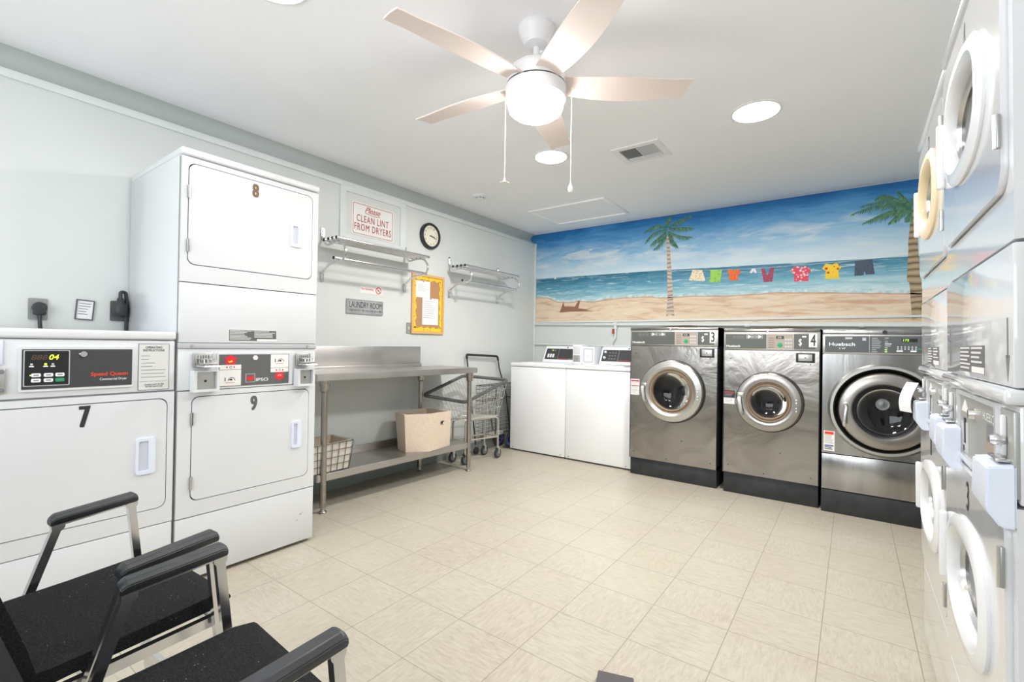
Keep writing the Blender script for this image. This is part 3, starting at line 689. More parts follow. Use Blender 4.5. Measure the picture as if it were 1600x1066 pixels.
# --- right hand stacked dryers with windows, leaning forward slightly
def window_door(root, x0, x1, z0, z1, cx, cz, ring, number, nrect, hz, hside):
    r = 0.05
    m = MB(); m.frame(rr(x0 + 0.0035, x1 - 0.0035, z0 + 0.0035, z1 - 0.0035, r, 12), [(cx + 0.178 * math.copysign(abs(math.cos(a)) ** 0.8, math.cos(a)), cz + 0.104 * math.copysign(abs(math.sin(a)) ** 0.8, math.sin(a))) for a in corner_angles(12)], -0.010, 0.014, 'enamel_gloss')
    d = m.build('door', root)
    m = MB(); m.lathe([(0.215, 0.009), (0.217, 0.016), (0.206, 0.023), (0.186, 0.024), (0.174, 0.016), (0.168, 0.002), (0.166, -0.012)], ring, 72, (cx, 0, cz), '-y', sq=(0.074, 2.5))
    m.build('window_ring', d)
    m = MB(); m.lathe([(0.166, -0.004), (0.158, 0.002), (0.155, -0.006), (0.149, 0.000), (0.146, -0.010)], 'zinc', 72, (cx, 0, cz), '-y', sq=(0.074, 2.5)); m.build('window_gasket', d)
    m = MB(); m.poly([(cx + 0.148 * math.copysign(abs(math.cos(2 * PI * k / 56)) ** 0.8, math.cos(2 * PI * k / 56)), cz + 0.074 * math.copysign(abs(math.sin(2 * PI * k / 56)) ** 0.8, math.sin(2 * PI * k / 56))) for k in range(56)], 0.006, 0.009, 'door_glass')
    m.build('window_glass', d)
    hx = x1 if hside > 0 else x0
    for a, b_ in hz: hinge(d, hx - 0.004 * hside, a, b_, -0.010)
    m = MB(); gx = x0 + 0.012 if hside > 0 else x1 - 0.032
    m.box(gx, gx + 0.02, -0.028, -0.009, cz - 0.09, cz + 0.09, 'white_ring', 0.007, 3); m.build('handle', d)
    m = MB(); m.text(number, nrect[0], nrect[1], nrect[2], nrect[3], -0.010, 'ink', 0.03); m.build('number_decal', d)
def corner_angles(seg):
    out = []
    for a0 in (0, 90, 180, 270):
        for k in range(seg + 1): out.append(math.radians(a0 + 90 * k / (seg + 0.001)))
    return out
def tall_stack(label, loc, lean, upper_ring, nums):
    root = thing('stacked_dryer', label, 'dryer', loc, -L90)
    root.rotation_mode = 'XYZ'; root.rotation_euler = (0, 0, 0)
    root.matrix_world = Matrix.Translation(loc) @ Matrix.Rotation(-L90, 4, 'Z') @ Matrix.Rotation(lean, 4, 'X')
    W = 0.684
    m = MB(); m.box(0, W, 0.14, 0.70, 0.01, 1.945, 'enamel_gloss', 0.006)
    m.box(0, 0.01, 0.02, 0.15, 0.01, 1.94, 'enamel_gloss'); m.box(W - 0.01, W, 0.02, 0.15, 0.01, 1.94, 'enamel_gloss')
    m.box(0, W, 0.02, 0.15, 0.01, 0.34, 'enamel_gloss'); m.box(0, W, 0.02, 0.15, 0.86, 1.40, 'enamel_gloss'); m.box(0, W, 0.02, 0.15, 1.92, 1.945, 'enamel_gloss')
    for z0, z1, d0, d1 in ((0.296, 0.885, 0.352, 0.875), (1.335, 1.94, 1.425, 1.915)):
        m.frame(rect_like(0.003, W - 0.003, z0, z1, 12), rr(0.03, 0.655, d0, d1, 0.05, 12), 0.0, 0.018, 'enamel_gloss')
    m.poly([(0.003, 0.02), (W - 0.003, 0.02), (W - 0.003, 0.29), (0.003, 0.29)], 0.0, 0.02, 'enamel_gloss')
    m.box(0.003, W - 0.003, -0.002, 0.02, 1.085, 1.330, 'enamel_gloss', 0.004)
    m.box(0.003, W - 0.003, 0.004, 0.02, 0.89, 1.055, 'enamel_gloss', 0.004)
    m.build('cabinet', root)
    m = MB(); m.box(-0.001, W + 0.001, -0.012, 0.70, 1.948, 1.978, 'enamel_gloss', 0.010, 3); m.build('top_lid', root)
    m = MB(); m.box(0.001, W - 0.001, -0.014, 0.02, 1.056, 1.083, 'enamel_gloss', 0.008, 3); m.build('joining_strip', root)
    for cz, nm in ((1.685, 'drum'), (0.62, 'drum')):
        m = MB(); m.lathe([(0.185, 0.02), (0.185, 0.12), (0.075, 0.12)], 'drum_steel', 48, (0.335, 0, cz), 'y', sq=(0.074, 2.5)); m.build(nm, root)
    window_door(root, 0.03, 0.655, 1.425, 1.915, 0.335, 1.685, upper_ring, nums[0], (0.325, 0.352, 1.835, 1.895), [(1.50, 1.56), (1.78, 1.84)], 1)
    window_door(root, 0.03, 0.655, 0.352, 0.875, 0.335, 0.615, 'white_ring', nums[1], (0.325, 0.352, 0.785, 0.850), [(0.40, 0.47), (0.74, 0.81)], 1)
    # decals: arrows up and down, warning label
    for cx, up in ((0.055, 1), (0.645, 0)):
        m = MB()
        z0, z1 = 1.105, 1.205
        if up: m.box(cx - 0.004, cx + 0.004, -0.0026, -0.002, z0, z1 - 0.03, 'ink_grey'); m.poly([(cx - 0.013, z1 - 0.035), (cx + 0.013, z1 - 0.035), (cx, z1 + 0.012)], -0.0026, -0.002, 'ink_grey')
        else: m.box(cx - 0.004, cx + 0.004, -0.0026, -0.002, z0 + 0.03, z1, 'ink_grey'); m.poly([(cx - 0.013, z0 + 0.035), (cx + 0.013, z0 + 0.035), (cx, z0 - 0.012)], -0.0026, -0.002, 'ink_grey')
        m.build('arrow_decal', root)
    m = MB(); m.box(0.205, 0.47, -0.0026, -0.002, 1.098, 1.158, 'panel_grey'); m.lines(0.21, 0.325, 1.10, 1.155, 6, -0.0026, 'label_grey'); m.lines(0.34, 0.46, 1.115, 1.155, 4, -0.0026, 'label_grey'); m.box(0.345, 0.468, -0.0032, -0.0026, 1.099, 1.112, 'sign_white'); m.build('warning_label', root)
    m = MB(); m.frame(rr(0.17, 0.575, 0.885, 1.050, 0.006), rr(0.184, 0.561, 0.897, 1.040, 0.004), -0.006, 0.006, 'enamel_gloss'); m.poly(rr(0.184, 0.561, 0.897, 1.040, 0.004), 0.0, 0.006, 'silver_panel')
    for x in (0.20, 0.46): m.box(x, x + 0.085, -0.0008, 0, 0.905, 0.975, 'panel_tan' if x > .3 else 'ink_light')
    m.poly([(0.205, 1.00), (0.29, 1.00), (0.2475, 1.03)], -0.0008, 0, 'sign_white'); m.box(0.235, 0.255, -0.0014, -0.0008, 0.925, 0.985, 'ink'); m.box(0.475, 0.535, -0.0014, -0.0008, 0.965, 1.0, 'ink_grey')
    m.box(0.225, 0.24, -0.0014, -0.0008, 0.905, 0.918, 'ink'); m.text('HUEBSCH', 0.44, 0.55, 1.005, 1.022, 0.0, 'ink_white', 0.03)
    m.lathe([(0, 0), (0.012, 0), (0.010, 0.010), (0, 0.010)], 'chrome', 16, (0.345, 0.0, 1.005), '-y')
    m.build('control_panel', root)
    for x in (0.100, 0.635):
        m = MB(); m.box(x - 0.040, x + 0.045, -0.003, 0.006, 0.90, 1.045, 'silver_panel', 0.002)
        m.box(x - 0.006, x + 0.004, -0.010, -0.003, 0.965, 1.035, 'ink_white', 0.002)
        m.lathe([(0, 0.0), (0.009, 0.0), (0.010, 0.010), (0.007, 0.018), (0, 0.020)], 'chrome', 16, (x, -0.006, 0.992), '-y')
        m.box(x - 0.03, x + 0.03, -0.022, -0.003, 0.958, 0.963, 'chrome', 0.001)
        m.build('coin_slide', root)
    for x in (0.145, 0.622):
        m = MB(); prof = [(0.0, 0.956), (-0.036, 0.950), (-0.038, 0.880), (-0.020, 0.850), (0.0, 0.850)]
        x0, x1 = x - 0.055, x + 0.062
        v = [(x0, y, z) for y, z in prof] + [(x1, y, z) for y, z in prof]; n = 5
        m.add(v, [list(range(n)), list(range(2 * n - 1, n - 1, -1))] + [[i, (i + 1) % n, (i + 1) % n + n, i + n] for i in range(n)], 'blue_white_plastic')
        bmesh.ops.bevel(m.bm, geom=list(m.bm.edges), offset=0.003, segments=2, affect='EDGES')
        m.build('coin_pan', root)
    return root
LEAN = math.radians(0.75)
tall_stack('white windowed dryer stack at the far right whose upper window has a cream ring', (0.243, 2.503, 0.0), LEAN, 'cream_ring', ('2', '1'))
tall_stack('nearest white windowed dryer stack at the right edge, upper window ring white', (0.234, 1.803, 0.0), LEAN, 'white_ring', ('4', '3'))
# paper slip hanging from the far coin pan
m = MB(); pts = []
for k in range(13):
    a = k / 12; pts.append((-0.055 - 0.030 * math.sin(a * 2.2) , 0.0, 0.115 - 0.115 * a))
v = []
for p in pts: v += [(p[0], -0.028, p[2]), (p[0], 0.028, p[2])]
v2 = [(q[0] + 0.0008, q[1], q[2]) for q in v]; n = len(v)
f = [[2 * i, 2 * i + 1, 2 * i + 3, 2 * i + 2] for i in range(12)]; f += [[x + n for x in q[::-1]] for q in f]
m.add(v + v2, f, 'paper'); o = m.build('paper_slip'); o.location = (0.235, 2.425, 0.905); o.rotation_euler = (0, 0, math.radians(35))
tag(o, 'curled white paper slip hanging off the coin pan of the far right dryer stack', 'paper')

# ------------------------------------------------------------------ stainless washers on the back wall
def print_icons(m, xs, z, y, mt):
    for i, x in enumerate(xs):
        m.frame(rr(x, x + 0.024, z, z + 0.028, 0.006), rr(x + 0.002, x + 0.022, z + 0.002, z + 0.026, 0.005), y - 0.0006, y, mt)
        m.box(x + 0.007, x + 0.017, y - 0.0008, y, z + 0.008, z + 0.018, mt)
def steel_washer(label, x0, w, y, d, zs, door, number, panel, coin, sticker, face='aluminium'):
    """zs: base top, body top, panel top, lid top; door: cx, cz, R, r1, r2"""
    root = thing('front_load_washer', label, 'washer', (x0, y, 0))
    zb, z1, z2, z3 = zs
    cx, cz, R, r1, r2 = door
    m = MB(); m.box(0.004, w - 0.004, 0.018, d, 0.0, zb, 'black_base', 0.004); m.build('plinth', root)
    m = MB(); m.box(0.0, w, 0.22, d, zb, z3 - 0.004, 'black_base', 0.002)
    m.box(0.0, 0.006, 0.0, 0.25, zb, z3 - 0.004, 'steel_front'); m.box(w - 0.006, w, 0.0, 0.25, zb, z3 - 0.004, 'black_base')
    m.box(0, w, 0.01, 0.25, z1, z3 - 0.004, 'black_base'); m.box(0, w, 0.01, 0.25, zb, zb + 0.02, 'black_base')
    m.build('side_panels', root)
    seg = 12
    circ = [(cx + r2 * 1.16 * math.cos(a), cz + r2 * 1.16 * math.sin(a)) for a in corner_angles(seg)]
    m = MB(); m.frame(rect_like(0.002, w - 0.002, zb + 0.003, z1 - 0.003, seg), circ, 0.0, 0.012, 'steel_front')
    for x, z in ((0.05, z1 - 0.07), (w - 0.06, z1 - 0.10), (w * 0.62, zb + 0.20), (w * 0.45, zb + 0.03), (w - 0.05, zb + 0.05), (0.04, zb + 0.06)):
        m.lathe([(0, 0), (0.005, 0), (0.004, 0.002), (0, 0.002)], 'gap', 8, (x, 0, z), '-y')
    fp = m.build('front_panel', root)
    # control panel
    m = MB(); m.box(0.0, w, -0.002, 0.02, z1, z2, 'aluminium', 0.003)
    m.box(0.012, w - 0.03, -0.0035, 0.0, z1 + 0.012, z2 - 0.016, 'panel_green')
    a, b_ = panel
    m.frame(rect_like(a, b_, z1 + 0.008, z2 - 0.014, 0), rect_like(a + 0.004, b_ - 0.004, z1 + 0.012, z2 - 0.018, 0), -0.005, 0.0, 'ink_light'); m.box(a + 0.004, b_ - 0.004, -0.004, 0, z1 + 0.012, z2 - 0.018, 'panel_tan')
    pw = b_ - a; m.box(a + pw * .36, a + pw * .64, -0.0046, -0.004, z2 - 0.052, z2 - 0.030, 'display_black'); m.text('EB', a + pw * .42, a + pw * .56, z2 - 0.048, z2 - 0.034, -0.0046, 'ink_light')
    m.lathe([(0, 0), (0.017, 0), (0.015, 0.002), (0, 0.002)], 'green_btn', 20, (a + pw * .5, -0.004, z1 + 0.040), '-y')
    for i in range(3):
        for j in range(3): m.poly(rr(a + pw * .68 + i * pw * .09, a + pw * .75 + i * pw * .09, z1 + 0.022 + j * 0.026, z1 + 0.038 + j * 0.026, 0.004, 3), -0.005, -0.004, 'ink_light')
    for j in range(5): m.box(a + pw * .08, a + pw * .28, -0.0046, -0.004, z1 + 0.022 + j * 0.017, z1 + 0.026 + j * 0.017, 'panel_grey')
    print_icons(m, [w * k for k in (0.10, 0.145, 0.19)], z2 - 0.052, -0.0035, 'ink_grey'); print_icons(m, [w * 0.25, w * 0.30, w * 0.345, w * 0.39], z2 - 0.050, -0.0035, 'ink_light')
    for q in (0.27, 0.38): m.poly([(w * q, z2 - 0.05), (w * q + 0.022, z2 - 0.035), (w * q, z2 - 0.022)], -0.0046, -0.0035, 'ink_white')
    m.text('Huebsch', 0.020, 0.118 if w < 0.7 else 0.130, z1 + 0.020, z1 + 0.038, -0.0035, 'ink_white', 0.06)
    m.text('$', b_ + 0.030, b_ + 0.050, z1 + 0.032, z2 - 0.050, -0.0035, 'ink_white'); m.box(b_ + 0.052, b_ + 0.078, -0.0042, -0.0035, z2 - 0.040, z2 - 0.030, 'ink_white')
    cp = m.build('control_panel', root)
    nx0, nx1 = number[1]
    m = MB(); m.box(nx0, nx1, -0.0048, -0.0035, z1 + 0.028, z2 - 0.012, 'sign_white'); m.text(number[0], nx0 + 0.010, nx1 - 0.008, z1 + 0.036, z2 - 0.018, -0.0048, 'ink', 0.03); m.build('number_decal', root)
    m = MB(); m.box(0.0, w, -0.006, d, z2 + 0.001, z3, 'steel_front', 0.003); m.build('top_panel', root)
    m = MB(); m.lathe([(0, 0), (0.009, 0), (0.008, 0.006), (0.004, 0.007), (0, 0.005)], 'chrome', 14, (w * 0.48, -0.006, z2 + 0.006), '-y'); m.build('lock', root)
    # coin box
    m = MB(); a, b_, c_, e = coin; m.box(a, b_, -0.006, 0, c_, e, 'black_plastic', 0.003); m.box(a + 0.016, b_ - 0.016, -0.010, -0.004, c_ + 0.012, e - 0.010, 'key_metal', 0.002)
    m.lathe([(0, 0), (0.005, 0), (0.005, 0.001), (0, 0.001)], 'ink', 10, ((a + b_) / 2, -0.010, (c_ + e) / 2), '-y'); m.build('coin_box', root)
    m = MB(); a, b_, c_, e = sticker; m.box(a, b_, -0.0008, 0, c_, e, 'sign_white')
    if number[0] == '3':
        m.box(a + .004, b_ - .003, -0.0014, -0.0008, e - 0.022, e - 0.008, 'sticker_red'); m.box(a + .004, b_ - .003, -0.0014, -0.0008, c_ + (e - c_) * .55, c_ + (e - c_) * .60, 'sticker_red')
        m.lines(a + .005, b_ - .005, c_ + 0.008, c_ + (e - c_) * .5, 6, -0.0008, 'ink_light'); m.lines(a + .005, b_ - .005, c_ + (e - c_) * .62, e - 0.026, 3, -0.0008, 'ink_light')
    else:
        m.box(a, b_, -0.0014, -0.0008, c_ + (e - c_) * .45, e, 'ink'); m.box(a + .004, b_ - .004, -0.0018, -0.0014, e - 0.018, e - 0.008, 'sticker_red')
        m.lines(a + .005, b_ - .005, c_ + (e - c_) * .5, e - 0.022, 3, -0.0014, 'ink_grey'); m.lines(a + .005, b_ - .005, c_ + 0.006, c_ + (e - c_) * .4, 3, -0.0008, 'ink_light')
    m.build('warning_sticker', fp)
    # drum and door
    m = MB(); m.lathe([(r2 * 1.15, 0.0), (r2 * 1.1, 0.02), (r2 * 1.05, 0.10), (r2 * 1.02, 0.20), (0.0, 0.20)], 'drum_dark', 48, (cx, 0, cz), 'y', mats=['black_plastic', 'drum_dark', 'drum_dark', 'drum_dark']); m.build('drum', root)
    m = MB(); m.lathe([(R * 1.03, 0.0), (R * 1.03, 0.008), (R, 0.012)], 'black_plastic', 64, (cx + 0.003, 0, cz), '-y')
    m.lathe([(R, 0.006), (R, 0.034), (R * 0.97, 0.046), (R * 0.80, 0.056), (r1 * 1.05, 0.050), (r1, 0.040)], face, 64, (cx, 0, cz), '-y')
    dr = m.build('door', root)
    m = MB(); m.lathe([(r1, 0.040), (r1 * 0.99, 0.032), (r1 * 0.93, 0.030), (r2 * 1.04, 0.040), (r2, 0.034), (r2 * .97, 0.010)], 'tan_gasket', 64, (cx, 0, cz), '-y'); m.build('gasket', dr)
    m = MB(); m.lathe([(r2 * .98, 0.030), (r2 * .9, 0.020), (r2 * .7, -0.004), (r2 * .4, -0.018), (0.0, -0.022)], 'door_glass', 48, (cx, 0, cz), '-y'); m.build('door_glass', dr)
    hx = cx - (R + r1) / 2
    m = MB(); m.box(hx - 0.020, hx + 0.024, -0.066, -0.050, cz + 0.030, cz + 0.062, 'zinc', 0.004); m.tube(arc_path([(hx - 0.004, -0.055, cz + 0.045), (hx - 0.004, -0.085, cz + 0.02), (hx + 0.012, -0.085, cz - 0.085), (hx + 0.024, -0.062, cz - 0.10)], 0.02), 0.0, 'zinc', w=0.020, h=0.012); m.build('handle', dr)
    m = MB()
    for k in (-0.052, -0.030, 0.008, 0.030): m.lathe([(0, 0.0), (0.008, 0.0), (0.006, 0.006), (0, 0.007)], 'chrome', 12, (cx + (R + r1) / 2, -0.052, cz + k), '-y')
    m.build('hinge_screws', dr)
    return root
steel_washer('stainless front loader with number 3, wide silver door, next to the white washers', -1.612, 0.736, 4.02, 0.82, (0.150, 1.150, 1.285, 1.308), (0.372, 0.765, 0.262, 0.186, 0.158), ('3', (0.672, 0.718)), (0.392, 0.578), (0.596, 0.708, 1.058, 1.133), (0.006, 0.086, 0.710, 0.850))
steel_washer('stainless front loader with number 4 and smaller round door, middle of the three', -0.828, 0.642, 4.00, 0.84, (0.160, 1.128, 1.266, 1.292), (0.318, 0.738, 0.222, 0.148, 0.122), ('4', (0.572, 0.622)), (0.300, 0.478), (0.492, 0.610, 1.042, 1.112), (0.004, 0.082, 0.700, 0.806), 'steel_door')

# large unnumbered washer
w5 = thing('front_load_washer', 'largest stainless front loader, no number, wide dark ringed door, beside the right dryers', 'washer', (-0.172, 3.97, 0))
W = 0.70
m = MB(); m.box(0.0, W, 0.006, 0.86, 0.0, 0.158, 'black_base', 0.004); m.build('plinth', w5)
m = MB(); m.box(0.0, W, 0.25, 0.86, 0.16, 1.275, 'steel_vertical', 0.002); m.box(0, 0.006, 0.005, 0.27, 0.16, 1.275, 'black_base'); m.box(W - .006, W, 0.005, 0.27, 0.16, 1.275, 'steel_vertical'); m.box(0, W, 0.02, 0.27, 1.10, 1.275, 'steel_vertical'); m.box(0, W, 0.02, 0.27, 0.16, 0.41, 'steel_vertical'); m.build('side_panels', w5)
CX, CZw = 0.345, 0.740
m = MB(); m.frame(rect_like(0.002, W - 0.002, 0.416, 1.108, 12), [(CX + 0.275 * math.cos(a), CZw + 0.275 * math.sin(a)) for a in corner_angles(12)], 0.0, 0.012, 'steel_vertical'); fp = m.build('front_panel', w5)
m = MB(); m.box(0.002, W - 0.002, 0.0, 0.02, 0.164, 0.410, 'steel_vertical', 0.002); m.build('lower_panel', w5)
m = MB(); m.lathe([(0.312, 0.0), (0.308, 0.018), (0.296, 0.030), (0.280, 0.030), (0.272, 0.012), (0.268, -0.03)], 'aluminium', 72, (CX, 0, CZw), '-y'); m.build('outer_ring', w5)
m = MB(); m.lathe([(0.268, 0.03), (0.262, 0.006), (0.245, 0.05)], 'black_plastic', 72, (CX, 0, CZw), 'y'); m.lathe([(0.2, 0.03), (0.19, 0.24), (0, 0.24)], 'drum_dark', 48, (CX, 0, CZw), 'y'); m.lathe([(0.0, 0.0), (0.045, 0.0), (0.050, 0.006), (0.04, 0.012), (0.012, 0.010), (0, 0.014)], 'aluminium', 32, (CX, 0.238, CZw + 0.02), '-y'); m.build('drum', w5)
m = MB(); m.lathe([(0.255, 0.0), (0.256, 0.020), (0.248, 0.032), (0.215, 0.042), (0.185, 0.040), (0.176, 0.030)], 'steel_door', 72, (CX + 0.004, 0, CZw - 0.005), '-y'); dr = m.build('door', w5)
m = MB(); m.lathe([(0.176, 0.030), (0.170, 0.022), (0.158, 0.018), (0.152, 0.030), (0.146, 0.004)], 'black_plastic', 64, (CX + 0.004, 0, CZw - 0.005), '-y'); m.build('gasket', dr)
m = MB(); m.lathe([(0.152, 0.020), (0.13, 0.0), (0.08, -0.016), (0.0, -0.022)], 'door_glass', 48, (CX + 0.004, 0, CZw - 0.005), '-y'); m.build('door_glass', dr)
m = MB(); hx = CX - 0.205; m.lathe([(0, 0), (0.018, 0), (0.016, 0.012), (0, 0.014)], 'chrome', 20, (hx, -0.036, CZw + 0.03), '-y'); m.tube(arc_path([(hx, -0.045, CZw + 0.03), (hx, -0.075, CZw + 0.01), (hx - 0.012, -0.078, CZw - 0.09), (hx - 0.008, -0.070, CZw - 0.115)], 0.02), 0.011, 'chrome', 10); m.build('handle', dr)
m = MB(); m.box(0.030, 0.048, 0.012, 0.03, CZw - 0.05, CZw + 0.05, 'zinc', 0.003); m.build('hinge', w5)
m = MB(); m.box(0.0, W, -0.002, 0.02, 1.112, 1.247, 'aluminium', 0.003); m.box(0.014, W - 0.02, -0.0035, 0, 1.124, 1.236, 'panel_slate'); m.box(0.262, 0.264, -0.0044, -0.0035, 1.124, 1.236, 'ink_light')
m.text('Huebsch', 0.038, 0.185, 1.168, 1.192, -0.0035, 'ink_white', 0.07); m.text('3 VF', 0.095, 0.132, 1.144, 1.156, -0.0035, 'ink_white', 0.02)
m.box(0.13, 0.17, -0.0041, -0.0035, 1.215, 1.228, 'ink_light'); m.box(0.225, 0.245, -0.0041, -0.0035, 1.205, 1.225, 'ink_light')
for k in range(8): m.box(0.275, 0.275 + (0.03, .025, .045, .05, .045, .05, .04, .03)[k], -0.0041, -0.0035, 1.130 + 0.013 * k, 1.1335 + 0.013 * k, 'ink_light')
for k, c_ in enumerate(('led_green', 'led_green', 'ink_light', 'ink_light', 'ink_white', 'ink_light', 'ink_grey', 'ink_light')): m.box(0.345, 0.345 + (.012, .012, .015, .03, .035, .016, .012, .02)[k], -0.0041, -0.0035, 1.130 + 0.013 * k, 1.1345 + 0.013 * k, c_)
m.box(0.43, 0.51, -0.0041, -0.0035, 1.198, 1.220, 'display_black'); m.text('175', 0.437, 0.468, 1.202, 1.216, -0.0041, 'led_green', 0.02, 0.15)
for i in range(6): m.lathe([(0, 0), (0.005, 0), (0, 0.0012)], 'ink_light', 10, (0.412 + i * 0.018, -0.0035, 1.165), '-y'); m.lathe([(0, 0), (0.005, 0), (0, 0.0012)], 'ink_light', 10, (0.412 + i * 0.018, -0.0035, 1.152), '-y')
m.box(0.405, 0.437, -0.0042, -0.0035, 1.134, 1.143, 'ink_white'); m.box(0.475, 0.505, -0.0042, -0.0035, 1.134, 1.143, 'ink_white'); m.box(0.508, 0.535, -0.0042, -0.0035, 1.150, 1.156, 'green_btn')
m.build('control_panel', w5)
m = MB(); m.box(0.0, W, -0.004, 0.86, 1.249, 1.280, 'steel_vertical', 0.003); m.build('top_panel', w5)
m = MB(); m.lathe([(0, 0), (0.013, 0), (0.012, 0.006), (0.005, 0.006), (0, 0.003)], 'black_plastic', 18, (0.345, -0.004, 1.262), '-y'); m.build('lock', w5)
m = MB(); m.box(0.012, 0.076, -0.0008, 0, 0.430, 0.570, 'sign_white'); m.box(0.018, 0.070, -0.0014, -0.0008, 0.545, 0.565, 'orange_red'); m.box(0.018, 0.070, -0.0014, -0.0008, 0.462, 0.472, 'wheel_blue'); m.lines(0.018, 0.07, 0.478, 0.540, 6, -0.0008, 'ink_light'); m.lines(0.018, 0.07, 0.435, 0.458, 2, -0.0008, 'ink'); m.build('warning_sticker', fp)
m = MB(); m.poly([(0.516, 0.415), (0.60, 0.455), (0.60, 0.24), (0.545, 0.31)], -0.03, 0.0, 'black_plastic'); m.box(0.523, 0.540, -0.034, -0.03, 0.405, 0.413, 'ink_white'); m.build('soap_cup', w5)

# hoses lying on top of the washers
for i, (pts, lab) in enumerate((([(-1.43, 4.30, 1.316), (-1.33, 4.25, 1.325), (-1.20, 4.28, 1.330), (-1.10, 4.22, 1.322), (-1.02, 4.35, 1.316)], 'brown hose on top of the stainless washer nearest the white washers'), ([(-0.66, 4.25, 1.300), (-0.52, 4.20, 1.308), (-0.38, 4.26, 1.312), (-0.24, 4.3, 1.300)], 'brown hose on top of the middle stainless washer'))):
    m = MB(); m.tube(arc_path(pts, 0.05), 0.008, 'hose', 8); o = m.build('hose'); tag(o, lab, 'hose')

# ------------------------------------------------------------------ white top load washers
def top_loader(label, x0, w, style):
    root = thing('top_load_washer', label, 'washer', (x0, 4.10, 0))
    m = MB(); m.box(0.002, w - 0.002, 0.0, 0.68, 0.015, 0.903, 'enamel_bright', 0.006); m.box(0.02, w - 0.02, 0.02, 0.66, 0.0, 0.02, 'gap')
    for x in (0.04, w - 0.05): m.lathe([(0, 0), (0.005, 0), (0.004, 0.002), (0, 0.002)], 'gap', 8, (x, 0, 0.035), '-y')
    m.build('cabinet', root)
    m = MB(); m.box(0.0, w, -0.008, 0.68, 0.907, 0.944, 'enamel_bright', 0.009, 3); m.build('top_deck', root)
    m = MB(); m.box(0.10, w - 0.10, 0.05, 0.36, 0.942, 0.952, 'enamel_bright', 0.004); m.build('lid', root)
    a, b_ = (0.15, 0.555) if style == 0 else (0.165, 0.60)
    c0 = thing; m = MB()
    prof = [(0.40, 0.944), (0.405, 0.960), (0.49, 1.125), (0.52, 1.130), (0.53, 0.944)]
    v = [(a, y, z) for y, z in prof] + [(b_, y, z) for y, z in prof]; n = 5
    m.add(v, [list(range(n)), list(range(2 * n - 1, n - 1, -1))] + [[i, (i + 1) % n, (i + 1) % n + n, i + n] for i in range(n)], 'enamel_bright')
    cs = m.build('console', root)
    # sloping face: u along x, s up the slope
    P0 = Vector((0, 0.405, 0.960)); P1 = Vector((0, 0.49, 1.125)); L = (P1 - P0).length; sl = (P1 - P0) / L; nrm = Vector((1, 0, 0)).cross(sl)
    xf = Matrix(((1, 0, 0, 0), (0, -nrm.y, sl.y, P0.y), (0, -nrm.z, sl.z, P0.z), (0, 0, 0, 1)))
    m = MB(); A, B = a + 0.018, b_ - 0.012
    m.box(A, B, -0.0015, 0, 0.022, L - 0.030, 'panel_black', xf=xf)
    q = A + (B - A) * 0.44
    m.box(q, q + 0.002, -0.0022, 0, 0.022, L - 0.030, 'ink_light', xf=xf)
    if style == 0:
        m.box(A + 0.06, A + 0.10, -0.0022, 0, L - 0.062, L - 0.042, 'led_dim', xf=xf); m.text('30', A + 0.075, A + 0.095, L - 0.060, L - 0.044, -0.0022, 'led', xf=xf)
        m.lathe([(0, 0), (0.010, 0), (0.009, 0.006), (0, 0.006)], 'chrome', 14, (A + 0.120, -0.0015, L - 0.055), '-y', xf=xf)
        for i in range(3): m.poly(rr(A + 0.03 + i * 0.032, A + 0.053 + i * 0.032, 0.045, 0.09, 0.004, 3), -0.003, 0, 'ink_white', xf=xf)
        m.box(A + 0.135, A + 0.145, -0.0025, 0, 0.045, 0.055, 'green_btn', xf=xf)
    else:
        for s_ in (0.060, 0.125): m.lathe([(0, 0), (0.014, 0), (0.012, 0.016), (0, 0.017)], 'ink_white', 16, (A + 0.032, -0.0015, s_), '-y', xf=xf)
        for i in range(3):
            for j in range(3): m.box(A + 0.075 + i * 0.03, A + 0.092 + i * 0.03, -0.0022, 0, 0.045 + j * 0.035, 0.058 + j * 0.035, 'ink_grey', xf=xf)
    m.text('Speed Queen', q + 0.012, q + 0.012 + (B - q) * .55, 0.028, 0.040, -0.0015, 'orange_red', 0.05, xf=xf)
    m.text('Commercial Washer', q + 0.02 + (B - q) * .56, B - 0.006, 0.029, 0.037, -0.0015, 'ink_white', xf=xf)
    m.build('control_panel', cs)
    m = MB(); m.lathe([(0, 0), (0.008, 0), (0.007, 0.003), (0, 0.003)], 'ink', 12, ((a + b_) / 2 + 0.08, 0.0, L - 0.014), '-y', xf=xf); m.build('lock', cs)
    return root
top_loader('white top loading washer at the back left corner beside the folding cart', -3.003, 0.682, 0)
top_loader('white top loading washer directly left of the stainless washer with number 3', -2.316, 0.690, 1)
# coin boxes standing between the consoles
cb = thing('coin_meter_box', 'white coin meter box standing between the two black consoles of the white washers', 'coin box', (-2.315, 4.46, 0.944))
m = MB(); m.box(-0.128, -0.015, 0.0, 0.16, 0.0, 0.205, 'white_plastic', 0.006); m.box(-0.01, 0.135, -0.01, 0.16, 0.0, 0.185, 'white_plastic', 0.006); m.build('housing', cb)
m = MB(); m.box(-0.118, -0.035, -0.004, 0.0, 0.02, 0.09, 'key_metal', 0.002); m.box(-0.118, -0.035, -0.004, 0, 0.105, 0.185, 'label_grey', 0.002); m.lathe([(0, 0), (0.016, 0), (0.014, 0.01), (0, 0.012)], 'zinc', 16, (-0.076, -0.004, 0.055), '-y'); m.build('coin_slot', cb)
m = MB(); m.frame(rr(0.01, 0.12, 0.02, 0.165, 0.008), rr(0.018, 0.112, 0.028, 0.157, 0.006), -0.013, -0.01, 'ink_light'); m.lathe([(0, 0), (0.01, 0), (0.008, 0.004), (0, 0.004)], 'label_grey', 12, (0.065, -0.01, 0.09), '-y'); m.build('cash_door', cb)

